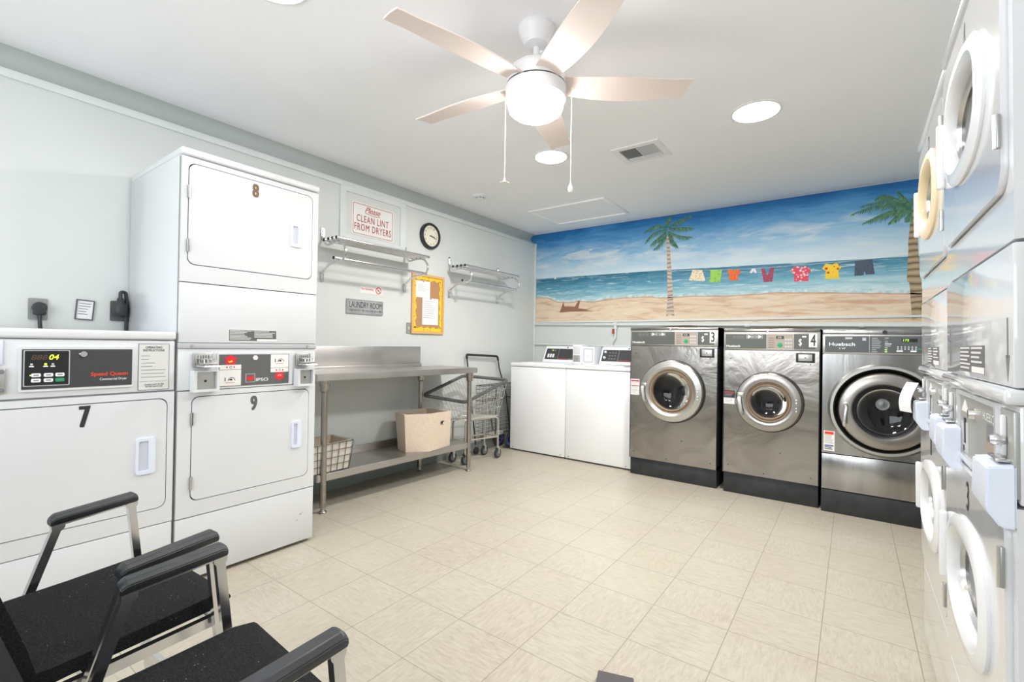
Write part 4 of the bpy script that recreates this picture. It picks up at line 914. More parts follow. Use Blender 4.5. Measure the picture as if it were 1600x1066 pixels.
# ------------------------------------------------------------------ steel work table
tb = thing('work_table', 'stainless steel work table with backsplash and lower shelf beside the stacked dryers', 'table', (0, 0, 0))
m = MB()
A, B, C, D = (-2.808, 1.70), (-2.720, 3.215), (-3.205, 3.235), (-3.205, 1.70)
def slab(m, quad, z0, z1, mt):
    v = [(x, y, z0) for x, y in quad] + [(x, y, z1) for x, y in quad]
    m.add(v, [[3, 2, 1, 0], [4, 5, 6, 7]] + [[i, (i + 1) % 4, (i + 1) % 4 + 4, i + 4] for i in range(4)], mt)
slab(m, [A, B, C, D], 0.880, 0.928, 'steel_table'); bmesh.ops.bevel(m.bm, geom=list(m.bm.edges), offset=0.006, segments=2, affect='EDGES')
m.lathe([(0, 0), (0.006, 0), (0.004, 0.002), (0, 0.002)], 'gap', 10, (-2.733, 3.200, 0.905), 'x')
m.build('tabletop', tb)
m = MB(); m.box(-3.214, -3.200, 1.70, 2.965, 0.928, 1.108, 'steel_table', 0.003); m.box(-3.215, -3.180, 1.70, 2.965, 0.925, 0.955, 'steel_table', 0.004); m.build('backsplash', tb)
m = MB(); slab(m, [(-2.845, 1.74), (-2.775, 3.18), (-3.19, 3.18), (-3.19, 1.74)], 0.205, 0.255, 'steel_table'); bmesh.ops.bevel(m.bm, geom=list(m.bm.edges), offset=0.005, segments=2, affect='EDGES')
m.box(-3.195, -3.185, 1.74, 3.17, 0.25, 0.315, 'steel_table', 0.002); m.build('shelf', tb)
for x, y in ((-2.845, 1.785), (-2.780, 3.172), (-3.12, 2.900), (-3.12, 1.80)):
    m = MB(); m.lathe([(0, 0.035), (0.0205, 0.035), (0.0205, 0.80), (0.029, 0.81), (0.029, 0.835), (0.033, 0.845), (0.033, 0.882), (0, 0.882)], 'steel_leg', 24, (x, y, 0))
    lg = m.build('leg', tb)
    m = MB(); m.lathe([(0, 0.0), (0.026, 0.0), (0.026, 0.006), (0.020, 0.012), (0.014, 0.014), (0.012, 0.022), (0.020, 0.030), (0.0195, 0.040), (0, 0.040)], 'zinc', 20, (x, y, 0), mats=['brown_pad', 'brown_pad', 'zinc', 'zinc', 'zinc', 'zinc', 'zinc', 'zinc']); m.build('foot', lg)

# felt storage cube
bn = thing('storage_bin', 'beige felt storage cube with oval grommet handle on the lower shelf of the steel table', 'bin', (0, 0, 0.2555))
fb = [(-2.782, 2.69), (-2.822, 2.970), (-3.08, 2.945), (-3.06, 2.60), (-2.90, 2.545)]
ft = [(-2.790, 2.72), (-2.815, 2.975), (-3.09, 2.95), (-3.085, 2.585), (-2.905, 2.53)]
def bin_shell(m, bot, top, H, th, mo, mi_):
    n = len(bot)
    cxy = (sum(p[0] for p in bot) / n, sum(p[1] for p in bot) / n)
    sh = lambda p: (p[0] + (cxy[0] - p[0]) * th, p[1] + (cxy[1] - p[1]) * th)
    sag = [0.0, 0.004, 0.0, 0.0, 0.0] + [0] * 9
    v = [(x, y, 0) for x, y in bot] + [(x, y, H - sag[i]) for i, (x, y) in enumerate(top)]
    m.add(v, [list(range(n))[::-1]] + [[i, (i + 1) % n, (i + 1) % n + n, i + n] for i in range(n)], mo)
    v = [(*sh(p), 0.006) for p in bot] + [(*sh(p), H - sag[i]) for i, p in enumerate(top)]
    m.add(v, [list(range(n))] + [[i + n, (i + 1) % n + n, (i + 1) % n, i] for i in range(n)], mi_)
    v = [(x, y, H - sag[i]) for i, (x, y) in enumerate(top)] + [(*sh(p), H - sag[i]) for i, p in enumerate(top)]
    m.add(v, [[i, (i + 1) % n, (i + 1) % n + n, i + n] for i in range(n)], mo)
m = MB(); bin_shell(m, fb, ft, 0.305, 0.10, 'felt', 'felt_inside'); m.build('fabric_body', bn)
# oval grommet on the face looking into the room
fA, fB = Vector((-2.786, 2.71, 0)), Vector((-2.818, 2.972, 0)); u_ = (fB - fA).normalized(); nrm = Vector((u_.y, -u_.x, 0))
cc_ = fA.lerp(fB, 0.55) + nrm * 0.001; 
xf = Matrix(((u_.x, -nrm.x, 0, cc_.x), (u_.y, -nrm.y, 0, cc_.y), (0, 0, 1, 0.215), (0, 0, 0, 1)))
m = MB(); m.lathe([(0.030, 0.0), (0.030, 0.004), (0.026, 0.006), (0.022, 0.003), (0.021, 0.0)], 'key_metal', 28, (0, 0, 0), '-y', xf=xf, sq=(0.011, 2.0)); m.poly(rr(-0.021, 0.021, -0.010, 0.010, 0.009), -0.0012, 0.0, 'ink', xf=xf); m.build('grommet', bn)

# wire basket with liner
bk = thing('wire_basket', 'dark wire basket with pale cloth liner on the table shelf, behind the left leg', 'basket', (-2.96, 1.86, 0.256))
def wbasket(m, hx0, hx1, hy0, hy1, H, fl, nx, ny, nz, r, mt):
    def ring(t_): return (hx0 - fl * t_, hx1 + fl * t_, hy0 - fl * t_, hy1 + fl * t_)
    for k in range(nz + 1):
        t_ = k / nz; a, b_, c_, e = ring(t_); z = r + (H - 2 * r) * t_
        m.tube(arc_path([(a, (c_ + e) / 2, z), (a, c_, z), (b_, c_, z), (b_, e, z), (a, e, z), (a, (c_ + e) / 2 + .001, z)], 0.02, 3), r * (1.6 if k == nz else 1), mt, 5)
    a0, b0, c0, e0 = ring(0); a1, b1, c1, e1 = ring(1)
    for k in range(nx + 1):
        f_ = k / nx; m.tube([(a1 + (b1 - a1) * f_, c1, H), (a0 + (b0 - a0) * f_, c0, r), (a0 + (b0 - a0) * f_, e0, r), (a1 + (b1 - a1) * f_, e1, H)], r, mt, 5)
    for k in range(ny + 1):
        f_ = k / ny; m.tube([(a1, c1 + (e1 - c1) * f_, H), (a0, c0 + (e0 - c0) * f_, r), (b0, c0 + (e0 - c0) * f_, r), (b1, c1 + (e1 - c1) * f_, H)], r, mt, 5)
m = MB(); wbasket(m, -0.11, 0.11, -0.16, 0.125, 0.20, 0.02, 4, 6, 4, 0.0022, 'black_wire'); m.build('wire_frame', bk)
m = MB(); n = 4; b0 = [(-0.104, -0.154), (0.104, -0.154), (0.104, 0.119), (-0.104, 0.119)]; b1 = [(-0.122, -0.172), (0.122, -0.172), (0.122, 0.137), (-0.122, 0.137)]
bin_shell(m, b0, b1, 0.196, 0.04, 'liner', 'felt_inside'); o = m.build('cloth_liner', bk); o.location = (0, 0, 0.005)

# ------------------------------------------------------------------ laundry cart with rubber rim
ct = thing('laundry_cart', 'wire laundry cart with grey rubber rim on casters, behind the right table leg', 'cart', (0, 0, 0))
rim = [(-2.88, 3.235, 0.598), (-2.86, 3.855, 0.774), (-3.085, 3.425, 0.826), (-3.085, 2.897, 0.675)]
bot = [(-2.90, 3.30, 0.425), (-2.885, 3.735, 0.420), (-3.075, 3.64, 0.420), (-3.075, 3.10, 0.425)]
def lerp(a, b_, t_): return tuple(a[i] + (b_[i] - a[i]) * t_ for i in range(3))
m = MB(); c_ = [lerp(rim[i], rim[(i + 1) % 4], .5) for i in range(4)]
path = arc_path([c_[3], rim[0], rim[1], rim[2], rim[3], lerp(c_[3], rim[3], .02)], 0.04, 5); m.tube(path, 0.0155, 'grey_grip', 10); m.build('rim', ct)
m = MB()
for i in range(4):
    r0, r1_, b0, b1 = rim[i], rim[(i + 1) % 4], bot[i], bot[(i + 1) % 4]
    for k in range(15 if i in (0, 2) else 11):
        f_ = k / (14 if i in (0, 2) else 10); m.tube([lerp(r0, r1_, f_), lerp(b0, b1, f_)], 0.0016, 'wire_chrome', 4)
    for k in (1, 2, 3): m.tube([lerp(r0, b0, k / 4), lerp(r1_, b1, k / 4)], 0.0022, 'wire_chrome', 5)
    m.tube([b0, b1], 0.004, 'wire_chrome', 6)
for k in range(13): m.tube([lerp(bot[0], bot[1], k / 12), lerp(bot[3], bot[2], k / 12)], 0.002, 'wire_chrome', 4)
for k in range(1, 8): m.tube([lerp(bot[0], bot[3], k / 8), lerp(bot[1], bot[2], k / 8)], 0.0035, 'wire_chrome', 5)
m.build('wire_basket', ct)
m = MB()
for x0_, x1_ in ((-2.935, -2.87), (-3.095, -3.045)):
    ya, yb = 3.30, 3.715
    m.tube(arc_path([(x0_, ya, 0.11), (x0_, ya, 0.412), (x1_, yb, 0.412), (x1_, yb, 0.11)], 0.05), 0.0105, 'frame_paint', 10); m.tube([(x0_, ya, 0.225), (x1_, yb, 0.215)], 0.009, 'frame_paint', 8)
for y_ in (3.30, 3.715): m.tube([(-3.095 + (y_ - 3.3) * .12, y_, 0.22), (-2.935 + (y_ - 3.3) * .15, y_, 0.22)], 0.008, 'frame_paint', 8)
m.build('frame', ct)
for x, y in ((-2.935, 3.30), (-2.87, 3.715), (-3.095, 3.30), (-3.045, 3.715)):
    m = MB(); m.lathe([(0.0, -0.013), (0.030, -0.013), (0.046, -0.010), (0.048, 0.0), (0.046, 0.010), (0.030, 0.013), (0, 0.013)], 'rubber', 24, (x, y, 0.048), 'x', mats=['wheel_grey', 'rubber', 'rubber', 'rubber', 'rubber', 'wheel_grey'])
    w_ = m.build('caster', ct)
    m = MB(); m.tube(arc_path([(x - 0.018, y, 0.045), (x - 0.018, y, 0.105), (x + 0.018, y, 0.105), (x + 0.018, y, 0.045)], 0.012), 0, 'zinc', w=0.003, h=0.026); m.lathe([(0, 0.10), (0.017, 0.10), (0.017, 0.118), (0.010, 0.124), (0, 0.124)], 'zinc', 16, (x, y, 0)); m.build('caster_fork', w_)

# folding shopping cart
fc = thing('folding_cart', 'black wire folding cart with tall handle and blue wheels beside the white washer', 'cart', (0, 0, 0))
m = MB(); m.tube(arc_path([(-3.13, 3.68, 0.10), (-3.165, 3.63, 0.62), (-3.175, 3.568, 1.030), (-3.17, 4.075, 1.006), (-3.165, 4.11, 0.85), (-3.14, 4.195, 0.62), (-3.11, 4.26, 0.11)], 0.05, 6), 0.0075, 'black_wire', 8); m.build('frame', fc)
m = MB(); m.tube(arc_path([(-3.174, 3.574, 0.99), (-3.175, 3.568, 1.030), (-3.17, 4.075, 1.006), (-3.169, 4.085, 0.96)], 0.05, 6), 0.012, 'rod_end', 10); m.build('grip', fc)
m = MB(); X0, X1, Y0_, Y1_, Z0_, Z1_ = -3.200, -3.105, 3.76, 4.34, 0.14, 0.70
for k in range(12):
    y = Y0_ + (Y1_ - Y0_) * k / 11
    m.tube([(X1, y, Z1_), (X1, y, Z0_), (X0, y, Z0_), (X0, y, Z1_)], 0.0018, 'black_wire', 4)
for k in range(15):
    z = Z0_ + (Z1_ - Z0_) * k / 14
    m.tube([(X1, Y0_, z), (X1, Y1_, z), (X0, Y1_, z), (X0, Y0_, z), (X1, Y0_ + .001, z)], 0.0018 if k not in (0, 14, 10) else 0.004, 'black_wire', 4)
m.tube([(X1, 3.98, 0.12), (X1, 3.98, 0.70)], 0.005, 'black_wire', 6); m.tube([(X1, 3.87, 0.45), (X1, 3.93, 0.22)], 0.006, 'black_wire', 6)
m.build('wire_basket', fc)
for x in (-3.050, -3.196):
    m = MB(); m.lathe([(0.0, -0.008), (0.058, -0.008), (0.064, -0.012), (0.088, -0.011), (0.092, 0.0), (0.088, 0.011), (0.064, 0.012), (0.058, 0.008), (0.0, 0.008)], 'rubber', 32, (x, 4.155, 0.092), 'x', mats=['wheel_blue', 'wheel_blue', 'rubber', 'rubber', 'rubber', 'rubber', 'wheel_blue', 'wheel_blue'])
    for k in range(5):
        a = 2 * PI * k / 5; m.lathe([(0, 0), (0.010, 0), (0.010, 0.0006), (0, 0.0006)], 'rod_end', 10, (x + 0.0082, 4.155 + 0.036 * math.cos(a), 0.092 + 0.036 * math.sin(a)), 'x')
    m.lathe([(0, 0), (0.012, 0), (0.010, 0.008), (0, 0.008)], 'chrome', 14, (x + 0.008, 4.155, 0.092), 'x')
    m.build('wheel', fc)
m = MB(); m.tube([(-3.196, 4.155, 0.092), (-3.050, 4.155, 0.092)], 0.005, 'zinc', 8); m.build('axle', fc)
for y in (3.69,):
    m = MB(); m.lathe([(0.0, -0.01), (0.035, -0.01), (0.038, 0), (0.035, 0.01), (0, 0.01)], 'rubber', 20, (-3.13, y, 0.038), 'x'); m.build('front_wheel', fc)
m = MB(); m.box(-3.19, -3.115, 3.84, 4.14, 0.145, 0.185, 'liner', 0.012); o = m.build('folded_cloth'); tag(o, 'pale folded cloth lying at the bottom of the black folding cart', 'cloth')

# ------------------------------------------------------------------ things on the left wall; local frame: x = world y, front faces the room
def wall_thing(name, label, cat, y, z=0.0, off=0.0, group=None):
    return thing(name, label, cat, (XW + off, y, z), L90, group)
ap = wall_thing('access_panel', 'large raised rectangular panel frame around the red lettered sign', 'panel', 0)
m = MB(); m.frame(rect_like(2.118, 2.772, 1.945, 2.378, 0), rect_like(2.168, 2.712, 1.985, 2.325, 0), -0.012, 0, 'white_trim'); m.build('frame', ap)
m = MB(); m.box(2.168, 2.712, -0.003, 0, 1.985, 2.325, 'wall_paint'); m.build('panel_face', ap)
sg = wall_thing('sign', 'white sign with red lettering asking to clean lint from dryers', 'sign', 0, 0, 0.003)
m = MB(); m.poly(rr(2.222, 2.640, 2.002, 2.266, 0.01), -0.004, 0, 'sign_white'); m.frame(rr(2.234, 2.628, 2.012, 2.256, 0.012), rr(2.238, 2.624, 2.016, 2.252, 0.010), -0.0048, -0.004, 'sign_red')
m.text('Please', 2.345, 2.500, 2.195, 2.243, -0.004, 'sign_red', 0.008, 0.45, 0.9); m.tube([(2.35, -0.0045, 2.190), (2.43, -0.0045, 2.181), (2.495, -0.0045, 2.186)], 0.0018, 'sign_red', 5)
m.text('CLEAN LINT', 2.268, 2.585, 2.112, 2.168, -0.004, 'sign_red', 0.014, 0.0, 1.15); m.text('FROM DRYERS', 2.248, 2.612, 2.042, 2.098, -0.004, 'sign_red', 0.014, 0.0, 1.15); m.build('sign_plate', sg)
ck = wall_thing('wall_clock', 'round wall clock with black rim and cream face between the two chrome racks', 'clock', 3.067, 2.143)
R_ = 0.122
m = MB(); m.lathe([(0, 0), (R_, 0), (R_, 0.025), (R_ * .93, 0.036), (R_ * .82, 0.034), (R_ * .79, 0.022)], 'clock_rim', 48, (0, 0, 0), '-y'); m.build('rim', ck)
m = MB(); m.lathe([(0, 0.02), (R_ * .80, 0.02), (R_ * .80, 0.022), (0, 0.022)], 'clock_face', 48, (0, 0, 0), '-y')
for h in range(1, 13):
    a = PI / 2 - h * PI / 6; r_ = R_ * .62; x, z = r_ * math.cos(a), r_ * math.sin(a); w_ = 0.009 if h > 9 else 0.006
    m.text(str(h), x - w_, x + w_, z - 0.008, z + 0.008, -0.0222, 'ink_grey', 0.02)
m.build('face', ck)
def hand(a, L, w, nm):
    m = MB(); d = (math.cos(a), math.sin(a)); n_ = (-d[1] * w, d[0] * w)
    m.poly([(-d[0] * .015 + n_[0], -d[1] * .015 + n_[1]), (-d[0] * .015 - n_[0], -d[1] * .015 - n_[1]), (d[0] * L - n_[0] * .4, d[1] * L - n_[1] * .4), (d[0] * L + n_[0] * .4, d[1] * L + n_[1] * .4)], -0.026, -0.0245, 'ink'); m.build(nm, ck)
hand(math.radians(-16), 0.078, 0.0035, 'minute_hand'); hand(math.radians(-8), 0.05, 0.0045, 'hour_hand')

def rack(label, y0, y1):
    root = wall_thing('wall_rack', label, 'rack', 0, 0, 0, 'chrome garment racks')
    del root['group']
    for yy in (y0 + 0.012, y1 - 0.012):
        m = MB()
        # bracket: from the upper wall plate out under the top rods, round the front and back to the lower plate
        up = arc_path([(yy, -0.010, 1.975), (yy, -0.012, 1.90), (yy, -0.06, 1.858), (yy, -0.17, 1.868), (yy, -0.25, 1.862), (yy, -0.305, 1.80), (yy, -0.285, 1.735), (yy, -0.20, 1.722), (yy, -0.10, 1.712), (yy, -0.016, 1.665), (yy, -0.010, 1.610)], 0.045, 5)
        m.tube(up, 0.0085, 'chrome', 10)
        for z in (1.955, 1.625): m.poly(rr(yy - 0.013, yy + 0.013, z - 0.036, z + 0.036, 0.012), -0.009, 0, 'chrome'); m.lathe([(0, 0), (0.005, 0), (0.004, 0.004), (0, 0.004)], 'zinc', 10, (yy, -0.018, z - 0.0), '-y')
        m.build('bracket', root)
    ext0, ext1 = y0 - 0.035, y1 + 0.035
    for d_ in (0.10, 0.155, 0.205, 0.255):
        m = MB(); zz = 1.884
        m.tube([(ext0, -d_, zz), (ext1, -d_, zz)], 0.0120, 'chrome', 12)
        for e, s_ in ((ext0, -1), (ext1, 1)): m.tube([(e, -d_, zz), (e + s_ * 0.003, -d_, zz)], 0.0124, 'rod_end', 12)
        m.build('rod', root)
    m = MB(); m.tube([(ext0, -0.225, 1.742), (ext1, -0.225, 1.742)], 0.0120, 'chrome', 12)
    for e, s_ in ((ext0, -1), (ext1, 1)): m.tube([(e, -0.225, 1.742), (e + s_ * 0.003, -0.225, 1.742)], 0.0125, 'rod_end', 12)
    m.build('hanging_rod', root)
rack('chrome garment rack on the wall under the red lettered sign', 1.965, 2.785)
rack('chrome garment rack on the wall right of the clock and cork board', 3.325, 4.125)

ns = wall_thing('no_smoking_sign', 'small white and red no smoking sticker above the laundry room plaque', 'sticker', 0)
m = MB(); m.poly(rr(2.318, 2.545, 1.540, 1.610, 0.006), -0.0008, 0, 'sign_white'); m.text('No Smoking', 2.328, 2.445, 1.563, 1.585, -0.0008, 'red', 0.01)
m.lathe([(0.022, 0), (0.029, 0), (0.029, 0.0008), (0.022, 0.0008)], 'red', 30, (2.498, -0.0008, 1.573), '-y'); m.tube([(2.482, -0.0014, 1.589), (2.514, -0.0014, 1.557)], 0.0028, 'red', 4); m.box(2.485, 2.51, -0.0013, -0.0008, 1.570, 1.576, 'ink_grey'); m.build('sticker_sheet', ns)
lr = wall_thing('plaque', 'grey weathered plaque lettered laundry room above the steel table', 'sign', 0)
m = MB(); m.poly(rr(2.190, 2.540, 1.368, 1.484, 0.002), -0.012, 0, 'plaque'); m.frame(rect_like(2.198, 2.534, 1.374, 1.478, 0), rect_like(2.201, 2.531, 1.377, 1.475, 0), -0.0128, -0.012, 'ink_grey')
m.text('LAUNDRY ROOM', 2.212, 2.524, 1.416, 1.466, -0.012, 'ink', 0.008); m.text('SORTING OUT LIFE ONE LOAD AT A TIME', 2.212, 2.524, 1.386, 1.405, -0.012, 'ink', 0.01); m.build('plaque_board', lr)
cbd = wall_thing('cork_board', 'cork notice board with yellow patterned border between the two racks', 'notice board', 0)
m = MB(); m.frame(rect_like(2.855, 3.262, 1.226, 1.778, 0), rect_like(2.878, 3.240, 1.249, 1.755, 0), -0.018, 0, 'wood'); m.build('frame', cbd)
m = MB(); m.box(2.875, 3.243, -0.008, 0, 1.246, 1.758, 'cork')
m.build('cork_sheet', cbd)
m = MB()
def scallop(m, x0, x1, z0, z1, horiz, inner):
    pts = []; n = 14; 
    if horiz:
        for k in range(n + 1): pts.append((x0 + (x1 - x0) * k / n, (z1 if inner > 0 else z0) + (0.010 * math.sin(k * 2.1)) ))
        base = z0 if inner > 0 else z1; pts += [(x1, base), (x0, base)]
    else:
        for k in range(n + 1): pts.append(((x1 if inner > 0 else x0) + 0.010 * math.sin(k * 2.1 + 1), z0 + (z1 - z0) * k / n))
        base = x0 if inner > 0 else x1; pts += [(base, z1), (base, z0)]
    m.poly(pts, -0.0092, -0.008, 'border_pattern')
scallop(m, 2.879, 3.239, 1.250, 1.284, True, 1); scallop(m, 2.879, 3.239, 1.724, 1.754, True, -1); scallop(m, 2.8795, 2.910, 1.28, 1.72, False, 1); scallop(m, 3.206, 3.2385, 1.28, 1.72, False, -1)
m.build('yellow_border', cbd)
for x0_, x1_, z0_, z1_, lab in ((2.905, 3.080, 1.560, 1.715, 'upper left white notice sheet pinned on the cork board'), (2.985, 3.190, 1.310, 1.562, 'lower right white notice sheet pinned on the cork board')):
    p = wall_thing('paper_notice', lab, 'paper', 0, 0, 0.0095 if x0_ < 2.95 else 0.0102)
    m = MB(); m.poly([(x0_, z0_), (x1_, z0_ + 0.003), (x1_, z1_), (x0_, z1_ - 0.002)], -0.0005, 0, 'paper'); m.lines(x0_ + 0.02, x1_ - 0.02, z0_ + 0.05, z1_ - 0.03, 9, -0.0005, 'ink_light', 0.22, 0.5); m.build('sheet', p)
    m = MB(); m.lathe([(0, 0), (0.005, 0), (0.004, 0.006), (0, 0.007)], 'red' if x0_ < 2.95 else 'ink', 10, ((x0_ + x1_) / 2, -0.0005, z1_ - 0.008), '-y'); m.build('push_pin', p)
sw = wall_thing('light_switch', 'pale switch plate at the lower left edge of the cork board', 'switch', 0)
m = MB(); m.poly(rr(2.805, 2.851, 1.224, 1.322, 0.006), -0.006, 0, 'outlet_grey'); m.build('plate', sw)
m = MB(); m.box(2.821, 2.833, -0.012, -0.006, 1.258, 1.284, 'white_trim', 0.002); m.build('toggle', sw)
# outlets behind dryer 7
def outlet(label, y0, y1, z0, z1, dark):
    o = wall_thing('wall_outlet', label, 'outlet', 0)
    m = MB(); m.poly(rr(y0, y1, z0, z1, 0.006), -0.008, 0, 'outlet_grey' if not dark else 'panel_grey'); m.build('plate', o); return o
outlet('grey outlet plate above dryer 7 left of the framed notice', 0.440, 0.508, 1.228, 1.332, 0)
outlet('dark outlet plate right of the framed notice, next to the stacked dryer', 0.748, 0.850, 1.236, 1.344, 1)
pl = wall_thing('power_plug', 'round black plug with cord going down behind dryer 7', 'plug', 0.477, 0, 0.008)
m = MB(); m.lathe([(0, 0), (0.026, 0), (0.028, 0.02), (0.024, 0.034), (0, 0.036)], 'plug_black', 24, (0, 0, 1.286), '-y'); m.box(-0.022, 0.022, -0.034, 0, 1.250, 1.284, 'plug_black', 0.006); m.build('plug_body', pl)
m = MB(); m.tube(arc_path([(0.0, -0.018, 1.26), (0.002, -0.018, 1.20), (0.012, -0.018, 1.10), (0.012, -0.015, 0.95)], 0.03), 0.008, 'plug_black', 8); m.build('cord', pl)
pl = wall_thing('power_plug', 'black plug with cord arching up from the dark outlet beside the stacked dryer', 'plug', 0.782, 0, 0.008)
m = MB(); m.lathe([(0, 1.262), (0.022, 1.262), (0.030, 1.275), (0.030, 1.315), (0.018, 1.335), (0.012, 1.36), (0, 1.36)], 'plug_black', 20, (0.0, -0.032, 0.0)); m.build('plug_body', pl)
m = MB(); m.tube(arc_path([(0.0, -0.032, 1.35), (0.0, -0.034, 1.392), (0.022, -0.030, 1.392), (0.030, -0.020, 1.34), (0.030, -0.018, 1.10), (0.026, -0.018, 0.9)], 0.02), 0.009, 'plug_black', 8); m.build('cord', pl)
fn = wall_thing('framed_notice', 'small framed handwritten notice hung slightly crooked between the two outlets', 'notice', 0.646, 1.287)
m = MB(); m.frame(rect_like(-0.036, 0.036, -0.052, 0.052, 0), rect_like(-0.031, 0.031, -0.047, 0.047, 0), -0.009, 0, 'panel_grey'); m.build('frame', fn)
m = MB(); m.box(-0.032, 0.032, -0.004, 0, -0.048, 0.048, 'paper'); m.lines(-0.024, 0.026, -0.034, 0.034, 5, -0.004, 'ink_grey', 0.25, 0.4); m.build('sheet', fn)
fn.rotation_euler = (0, math.radians(4), L90)
fn.rotation_euler = (Matrix.Rotation(L90, 3, 'Z') @ Matrix.Rotation(math.radians(4), 3, 'Y')).to_euler()

# ------------------------------------------------------------------ ceiling
fan = thing('ceiling_fan', 'white five blade ceiling fan with lit round lamp and two pull chains', 'ceiling fan', (-1.113, 1.670, 0))
m = MB(); m.lathe([(0.0, CZ), (0.078, CZ), (0.080, CZ - 0.012), (0.076, CZ - 0.018), (0.072, CZ - 0.035), (0.050, CZ - 0.075), (0.022, CZ - 0.085), (0.0, CZ - 0.085)], 'fan_white', 40); m.build('canopy', fan)
m = MB(); m.lathe([(0, CZ - 0.08), (0.0135, CZ - 0.08), (0.0135, 2.365), (0.024, 2.362), (0.026, 2.345), (0, 2.345)], 'fan_white', 24); m.build('downrod', fan)
m = MB(); m.lathe([(0.0, 2.352), (0.050, 2.350), (0.095, 2.338), (0.118, 2.318), (0.122, 2.308), (0.120, 2.304), (0.124, 2.302), (0.128, 2.262), (0.128, 2.256)], 'fan_white', 56)
m.lathe([(0.122, 2.256), (0.122, 2.250)], 'gap', 56); m.lathe([(0.0, 2.252), (0.122, 2.252)], 'gap', 56); m.build('motor_housing', fan)
m = MB(); m.lathe([(0.0, 2.250), (0.129, 2.250), (0.129, 2.196), (0.124, 2.190), (0.118, 2.190)], 'fan_white', 56); m.build('light_kit', fan)
m = MB(); m.lathe([(0.118, 2.192), (0.119, 2.170), (0.112, 2.148), (0.090, 2.132), (0.05, 2.124), (0.0, 2.122)], 'fan_glow', 56); m.build('lamp_shade', fan)
for k in range(5):
    a = math.radians(39 + 72 * k); xf = Matrix.Rotation(a, 4, 'Z') @ Matrix.Translation((0, 0, 2.268)) @ Matrix.Rotation(math.radians(-12), 4, 'X')
    m = MB(); top = []; n = 16
    for i in range(n + 1):
        s_ = i / n; x = 0.10 + 0.565 * s_; w_ = 0.050 + 0.022 * math.sin(PI * min(1, s_ * 1.15)) * (1) + 0.004 * s_
        sh = 0.012 * math.sin(PI * s_)
        if i == n: w_ *= 0.94
        top.append((x, -w_ + sh * 1.5 - 0.012 * s_, w_ + sh * 0.4 + 0.0))
    v = [];
    for x, a0, a1 in top:
        cu_ = 0.012 * (x - 0.1)
        v += [(x, a0, cu_), (x, (a0 + a1) / 2, cu_ + 0.004), (x, a1, cu_)]
    nn = len(v); v2 = [(p[0], p[1], p[2] - 0.006) for p in v]; f = []
    for i in range(n):
        for j in (0, 1): q = [3 * i + j, 3 * i + j + 1, 3 * i + j + 4, 3 * i + j + 3]; f += [q, [x_ + nn for x_ in q[::-1]]]
        for j in (0, 2): f.append([3 * i + j, 3 * i + j + 3, 3 * i + j + 3 + nn, 3 * i + j + nn])
    for i in (0, n):
        for j in (0, 1): f.append([3 * i + j, 3 * i + j + 1, 3 * i + j + 1 + nn, 3 * i + j + nn])
    m.add(v + v2, f, 'blade', xf); m.build('blade', fan, 40)
for (dx, dy, zb, disc) in ((-0.103, -0.078, 1.835, 1), (0.132, 0.080, 1.822, 0)):
    m = MB(); m.tube([(dx, dy, 2.25), (dx, dy, zb + 0.02)], 0.0016, 'cord_white', 6)
    if disc: m.lathe([(0, zb), (0.020, zb + 0.002), (0.020, zb + 0.004), (0.005, zb + 0.010), (0.004, zb + 0.022), (0, zb + 0.022)], 'cord_white', 20, (dx, dy, 0))
    else: m.lathe([(0, zb - 0.026), (0.007, zb - 0.024), (0.011, zb - 0.012), (0.009, zb), (0.004, zb + 0.012), (0.003, zb + 0.022), (0, zb + 0.022)], 'cord_white', 20, (dx, dy, 0))
    m.build('pull_chain', fan)
for x, y, r_, lab in ((-0.463, 2.985, 0.130, 'lit round flush ceiling light right of the fan, near the air vent'), (-1.780, 2.882, 0.122, 'lit round flush ceiling light beyond the fan, seen between its pull chains'), (-1.780, 0.870, 0.130, 'lit round flush ceiling light cut off by the top edge of the photo'), (-0.463, 0.870, 0.130, 'unseen round flush ceiling light above the viewer, added for its light')):  # the last light is out of view, added for the light it gives
    lt = thing('ceiling_light', lab, 'ceiling light', (x, y, CZ))
    m = MB(); m.lathe([(r_ * .9, 0), (r_ * 1.04, 0), (r_ * 1.04, -0.004), (r_ * .94, -0.008), (r_ * .9, -0.006)], 'fan_white', 56); m.build('trim_ring', lt)
    m = MB(); m.lathe([(0, -0.001), (r_ * .94, -0.001), (r_ * .92, -0.009), (0, -0.012)], 'lamp_glow', 56); m.build('diffuser', lt)
vt = thing('ceiling_vent', 'white louvred air vent in the ceiling between the fan and the right light', 'vent', (-1.212, 3.168, CZ), 0)
m = MB(); xf = Matrix.Rotation(-PI / 2, 4, 'X')
m.frame(rect_like(-0.168, 0.168, -0.148, 0.148, 0), rect_like(-0.125, 0.125, -0.105, 0.105, 0), -0.0, 0.008, 'fan_white', xf=Matrix(((1, 0, 0, 0), (0, 0, 1, 0), (0, -1, 0, 0), (0, 0, 0, 1))))
m.build('frame', vt)
m = MB(); m.box(-0.125, 0.125, -0.105, 0.105, -0.0015, 0.0, 'vent_dark')
m.build('duct', vt)
m = MB()
for k in range(13):
    x = -0.118 + k * 0.009; m.add([(x, -0.095, -0.001), (x + 0.005, -0.095, -0.009), (x + 0.005, 0.060, -0.009), (x, 0.060, -0.001)], [[0, 1, 2, 3]], 'fan_white')
    x = 0.008 + k * 0.009; m.add([(x, -0.095, -0.009), (x + 0.004, -0.095, -0.001), (x + 0.004, 0.060, -0.001), (x, 0.060, -0.009)], [[0, 1, 2, 3]], 'fan_white')
for k in range(3): m.box(-0.12, 0.12, -0.104 + 0.172 + k * 0.011, -0.104 + 0.176 + k * 0.011, -0.009, -0.001, 'fan_white')
